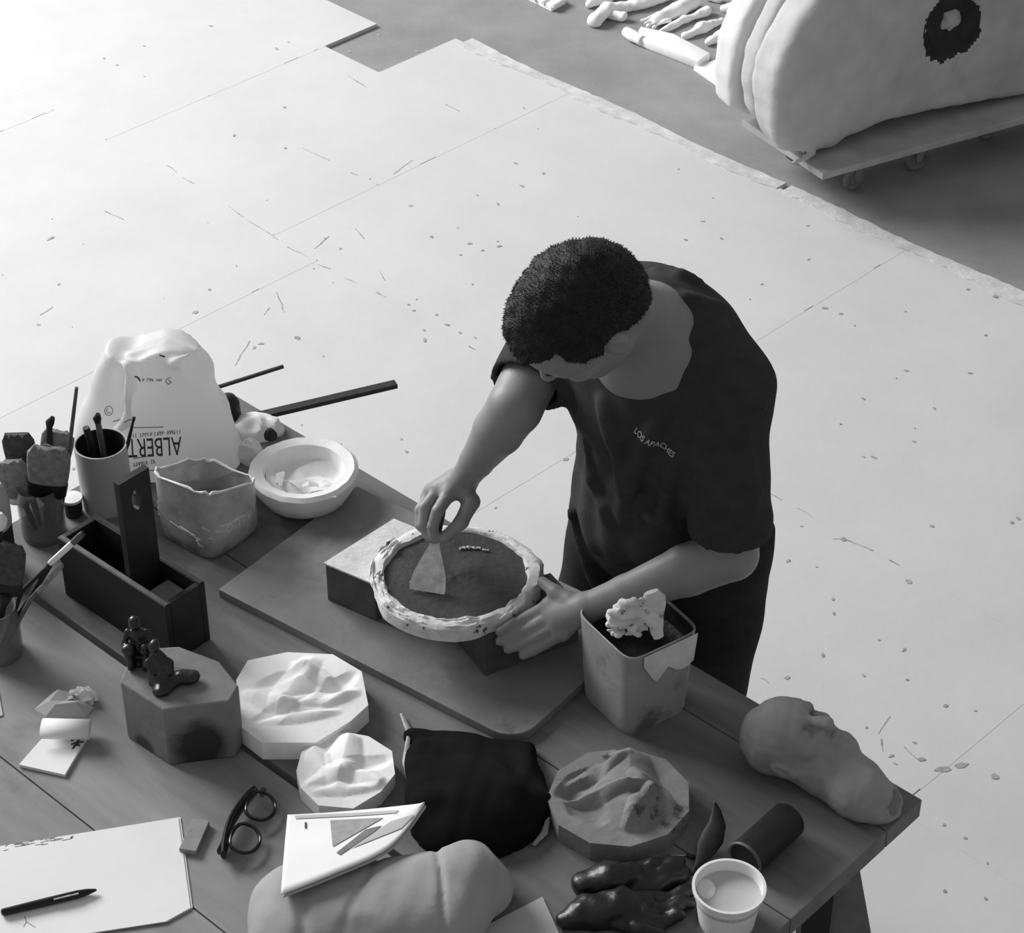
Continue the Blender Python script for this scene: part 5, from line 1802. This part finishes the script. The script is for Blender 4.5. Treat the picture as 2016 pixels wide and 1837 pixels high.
def hand(wrist, mcps, fingers, thumb, kk=.010):
    for q in mcps: F.cone(wrist, q, .019, .0125, kk)
    for a_, b_ in zip(mcps[:-1], mcps[1:]): F.cone(a_, b_, .0125, .0125, .008)
    mid_ = sum(mcps, Vector()) / len(mcps)
    F.cone(wrist.lerp(mid_, .35), wrist.lerp(mid_, .8), .021, .019, kk)
    for m0, f_ in zip(mcps, fingers): F.chain([m0] + f_, [.0115, .0100, .0090, .0078][:len(f_) + 1], .0025)
    F.chain([wrist.lerp(mid_, .25)] + thumb, [.018, .0135, .0112, .009], .005)


# right hand pinching the knife
bk_ = lambda px, py, z: P(px, py, z)
r_m = [bk_(884, 972, 1.022), bk_(866, 964, 1.018), bk_(852, 968, 1.000), bk_(845, 980, .982)]
r_f = [[bk_(862, 1006, 1.014), bk_(852, 1036, .990), bk_(856, 1062, .968)],
       [bk_(836, 1000, 1.002), bk_(832, 1034, .982), bk_(846, 1060, .966)],
       [bk_(828, 1005, .982), bk_(828, 1034, .966), bk_(845, 1052, .958)],
       [bk_(830, 1012, .966), bk_(834, 1034, .954), bk_(846, 1046, .950)]]
r_t = [bk_(928, 988, 1.012), bk_(908, 1028, .992), bk_(876, 1058, .972)]
hand(RW, r_m, r_f, r_t)
# left hand steadying the mould
l_m = [bk_(1082, 1192, .915), bk_(1088, 1212, .907), bk_(1096, 1230, .897), bk_(1106, 1246, .888)]
l_f = [[bk_(1044, 1212, .896), bk_(1012, 1228, .887), bk_(984, 1243, .884)],
       [bk_(1048, 1234, .886), bk_(1014, 1250, .874), bk_(984, 1262, .868)],
       [bk_(1058, 1252, .876), bk_(1026, 1268, .864), bk_(1000, 1278, .858)],
       [bk_(1074, 1266, .866), bk_(1050, 1280, .856), bk_(1030, 1290, .850)]]
l_t = [bk_(1122, 1182, .934), bk_(1094, 1166, .936), bk_(1068, 1146, .930)]
hand(LW, l_m, l_f, l_t)
body = F.build('body', M_SKIN, man)

# --- T-shirt
F = Field((-.12, 2.46, .86), (.50, 3.12, 1.56), .0052)
F.ell(che + lean * .005, (.178, .118, .215), A_ch, .03).ell(wai, (.158, .118, .16), A_hp, .06).ell(pelv + up3 * .02, (.165, .128, .10), A_hp, .05)
F.cone(NB - lean * .03 - f_ch * .035, LS, .075, .062, .05).cone(NB - lean * .03 - f_ch * .035, RS, .075, .058, .05)
F.ell(NB - lean * .07 - f_ch * .06, (.14, .075, .09), A_ch, .05)
# sleeves
LH = LS.lerp(LE, .86); RH = RS.lerp(RE, .80)
F.cone(LS, LH, .067, .060, .03).cone(RS, RH, .062, .058, .03)
# hanging folds on the chest and below
def fold(pts, r0, r1, k=.014, sink=.35):
    # a soft ridge of cloth that follows the surface
    hp = []
    for (x0, y0), (x1, y1) in zip(pts[:-1], pts[1:]):
        for q in range(6):
            p, d = F.hit(x0 + (x1 - x0) * q / 5, y0 + (y1 - y0) * q / 5)
            if p is not None: hp.append((p, d))
    n_ = len(hp)
    P4 = []
    for q, (p, d) in enumerate(hp):
        r_ = r0 + (r1 - r0) * q / max(1, n_ - 1)
        P4.append((p + d * (r_ * sink), r_))
    for (a_, ra_), (b_, rb_) in zip(P4[:-1], P4[1:]):
        if (a_ - b_).length < .06: F.cone(a_, b_, ra_, rb_, k)


fold([(1190, 790), (1222, 900), (1236, 960)], .010, .012); fold([(1322, 790), (1262, 890), (1240, 960)], .009, .012); fold([(1238, 960), (1232, 1030)], .012, .005)
fold([(1335, 870), (1318, 950), (1300, 1035)], .008, .010); fold([(1150, 870), (1172, 940), (1196, 1010)], .006, .006)
fold([(1425, 610), (1350, 590)], .006, .007); fold([(1420, 650), (1356, 668)], .005, .007); fold([(1400, 560), (1300, 530)], .005, .006)
fold([(1375, 880), (1395, 960), (1400, 1000)], .008, .005); fold([(1470, 860), (1482, 990)], .007, .006); fold([(1440, 760), (1500, 800)], .006, .005)
fold([(1260, 1000), (1330, 1040)], .006, .005)
X, Y, Z = F.full()
sfold = np.sin((X * w_ch.x + Y * w_ch.y) * 95 + 4 * np.sin(Z * 14))
F.D = F.D + (.0022 * sfold * np.clip((1.22 - Z) / .2, 0, 1)).astype(np.float32)
F.noise(.0024, 45, 6).noise(.0009, 110, 2)
# cut the hem, neckline and the sleeve ends
F.D = np.maximum(F.D, (.925 + .012 * np.sin(X * 30 + Y * 20) - Z).astype(np.float32))
F.cone(NB + lean * .03 + f_ch * .012, NB + lean * .14 + f_ch * .06, .062, .080, .006, 's')
F.cone(NB - lean * .002 + f_ch * .012, NB + lean * .05 + f_ch * .03, .061, .063, .006, 's')
for a_, b_, hcut in ((LS, LE, LH), (RS, RE, RH)):
    ax_ = (b_ - a_).normalized()
    q = F.sl(V3(hcut) - .1, V3(hcut) + .1, 0)
    Xq, Yq, Zq = F.grid(q)
    along = (Xq - hcut.x) * ax_.x + (Yq - hcut.y) * ax_.y + (Zq - hcut.z) * ax_.z
    rad_ = np.sqrt(np.maximum((Xq - hcut.x) ** 2 + (Yq - hcut.y) ** 2 + (Zq - hcut.z) ** 2 - along ** 2, 0))
    cutter = np.where(rad_ < .085, along, -1.0)
    F.D[q] = np.maximum(F.D[q], cutter.astype(np.float32))
    F.cone(hcut - ax_ * .03, hcut + ax_ * .05, .047, .053, 0, 's')
shirt = F.build('t_shirt', M_SHIRT, man)
# ribbed collar
col = []
cxa = w_ch; cn_ = (lean + f_ch * .55).normalized(); cya = cn_.cross(cxa).normalized()
cc = NB + lean * .012 + f_ch * .012
bvs = bvh_of(shirt)
for k in range(40):
    t = 2 * math.pi * k / 40
    p = cc + cxa * (.063 * math.cos(t)) + cya * (.065 * math.sin(t))
    nr = bvs.find_nearest(p)
    col.append(nr[0] + nr[1] * .002 if nr[0] is not None else p)
for _ in range(3): col = [(col[i - 1] + col[i] * 2 + col[(i + 1) % 40]) / 4 for i in range(40)]
MB().tube(col, .0055, 8, closed=True).build('collar', M_SHIRT, shirt, smooth=60)
# chest lettering
V, Fc = text_mesh('LOS APACHES', .0165, True)
bvs = bvh_of(shirt)
a = P(1256, 850, 1.27); b = P(1322, 892, 1.235)
h1 = bvs.ray_cast(Vector((0, 0, CAMH)), ray(1256, 850).normalized(), 10); h2 = bvs.ray_cast(Vector((0, 0, CAMH)), ray(1322, 892).normalized(), 10)
if h1[0] is not None and h2[0] is not None:
    xa = (h2[0] - h1[0]).normalized(); nrm = ((h1[1] + h2[1]) / 2).normalized()
    nrm = (nrm - xa * nrm.dot(xa)).normalized(); ya = nrm.cross(xa)
    wmax = max(v[0] for v in V) - min(v[0] for v in V)
    ln = (h2[0] - h1[0]).length
    sc_ = ln * 1.18 / wmax
    V = [(v[0] * sc_, v[1] * sc_ * 1.5, 0) for v in V]
    lay_print('lettering', V, Fc, bvs, (h1[0] + h2[0]) / 2 + nrm * .0, xa, ya, nrm, M_LETTER, shirt, .0015)

# --- trousers
F = Field((-.10, 2.55, .0), (.55, 3.25, 1.06), .009)
RF, LF = Vector((.10, 3.07, .06)), Vector((.34, 2.88, .06))
RHp, LHp = pelv - w_hp * .09 - up3 * .05 - f_hp * .02, pelv + w_hp * .075 - up3 * .05 - f_hp * .02
RK, LK = Vector((.119, 2.987, .50)), Vector((.312, 2.84, .50))
F.ell(pelv + up3 * .0, (.168, .125, .105), A_hp, .03)
F.cone(RHp, RK, .100, .072, .04).cone(RK, RF, .072, .06, .03).cone(LHp, LK, .100, .072, .04).cone(LK, LF, .072, .06, .03)
F.cone(P(1125, 1010, .97), P(1175, 1150, .84), .014, .010, .02).cone(P(1150, 1040, .95), P(1190, 1160, .84), .008, .008, .012)
F.cone(P(1495, 1040, .97), P(1480, 1140, .86), .018, .016, .03)
F.noise(.003, 36, 2)
F.D = np.maximum(F.D, (F.full()[2] - 1.03).astype(np.float32)); F.half((0, 0, .05), (0, 0, -1))
F.build('trousers', M_TROUS, man)
# --- shoes
for q in (RF, LF):
    F = Field((q.x - .2, q.y - .2, -.01), (q.x + .2, q.y + .2, .12), .008)
    t0 = Vector((q.x, q.y, .045))
    F.cone(t0 - f_hp * .05, t0 + f_hp * .12 - up3 * .012, .045, .04, .02).cone(t0, t0 + up3 * .04, .05, .048, .02)
    F.half((0, 0, .0008), (0, 0, -1))
    F.build('shoe', M_SHOE, man)

# --- hair: cropped cap with short bristling strands
s_h = HS
f, l, h = hf
F = Field(V3(HC) - .17, V3(HC) + .17, .0045)
gh = lambda x, y, z: HC + (f * x + l * y + h * z) * s_h
F.ell(gh(-.014, 0, .042), [q * s_h for q in (.108, .085, .093)], (f, l, h), .01)
F.ell(gh(.045, 0, .062), [q * s_h for q in (.052, .066, .048)], (f, l, h), .02)
F.ell(gh(-.07, 0, -.01), [q * s_h for q in (.045, .068, .055)], (f, l, h), .03)
# clear the face, the ears and the nape
X, Y, Z = F.full()
lx = ((X - HC.x) * f.x + (Y - HC.y) * f.y + (Z - HC.z) * f.z) / s_h; ly = ((X - HC.x) * l.x + (Y - HC.y) * l.y + (Z - HC.z) * l.z) / s_h; lz = ((X - HC.x) * h.x + (Y - HC.y) * h.y + (Z - HC.z) * h.z) / s_h
face = np.minimum(.066 - lz + .30 * np.abs(ly), lx - .046 + .0 * lz)           # forehead below the fringe
F.D = np.maximum(F.D, (np.minimum(face, 1)).astype(np.float32) * 1.0)
side_ = np.minimum(.008 - lz + .0 * lx, lx + .03)                                # in front of and over the ear
F.D = np.maximum(F.D, side_.astype(np.float32))
nape = -.062 - lz - .25 * (lx + .08)
F.D = np.maximum(F.D, nape.astype(np.float32))
for sd in (-1, 1):
    F.ell(gh(-.012, .09 * sd, -.008), [q * s_h for q in (.024, .03, .034)], (f, l, h), .006, 's')
F.noise(.0016, 260, 4)
V, Fc = F.mesh()
rng = random.Random(21)
bmv = [Vector(v) for v in V]
tri_v, tri_f = list(bmv), [tuple(int(i) for i in q) for q in Fc]
hcn = gh(-.01, 0, .03)
for i in range(9000):
    q = tri_f[rng.randrange(len(Fc))]
    p = sum((bmv[j] for j in q), Vector()) / len(q)
    nrm = (p - hcn).normalized()
    comb = (f * .55 - h * .1) * .8
    dr = (nrm * 1.0 + comb * rng.uniform(.2, .9) + Vector((rng.gauss(0, .25), rng.gauss(0, .25), rng.gauss(0, .25)))).normalized()
    t1 = dr.orthogonal().normalized() * .0007; t2 = dr.cross(t1).normalized() * .0007
    ln = rng.uniform(.0015, .0045)
    b0 = len(tri_v)
    tri_v += [p + t1, p - t1 * .5 + t2 * .86, p - t1 * .5 - t2 * .86, p + dr * ln]
    tri_f += [(b0, b0 + 1, b0 + 3), (b0 + 1, b0 + 2, b0 + 3), (b0 + 2, b0, b0 + 3)]
mesh_obj('hair', tri_v, tri_f, M_HAIR, man, True)
for sd in (-1, 1):
    MB().tube([gh(.096, .012 * sd, .016), gh(.093, .032 * sd, .022), gh(.078, .052 * sd, .017)], [.003, .0045, .002], 8, flat=(h, .6, 1.2)).build('eyebrow', M_BROW, man, smooth=60)
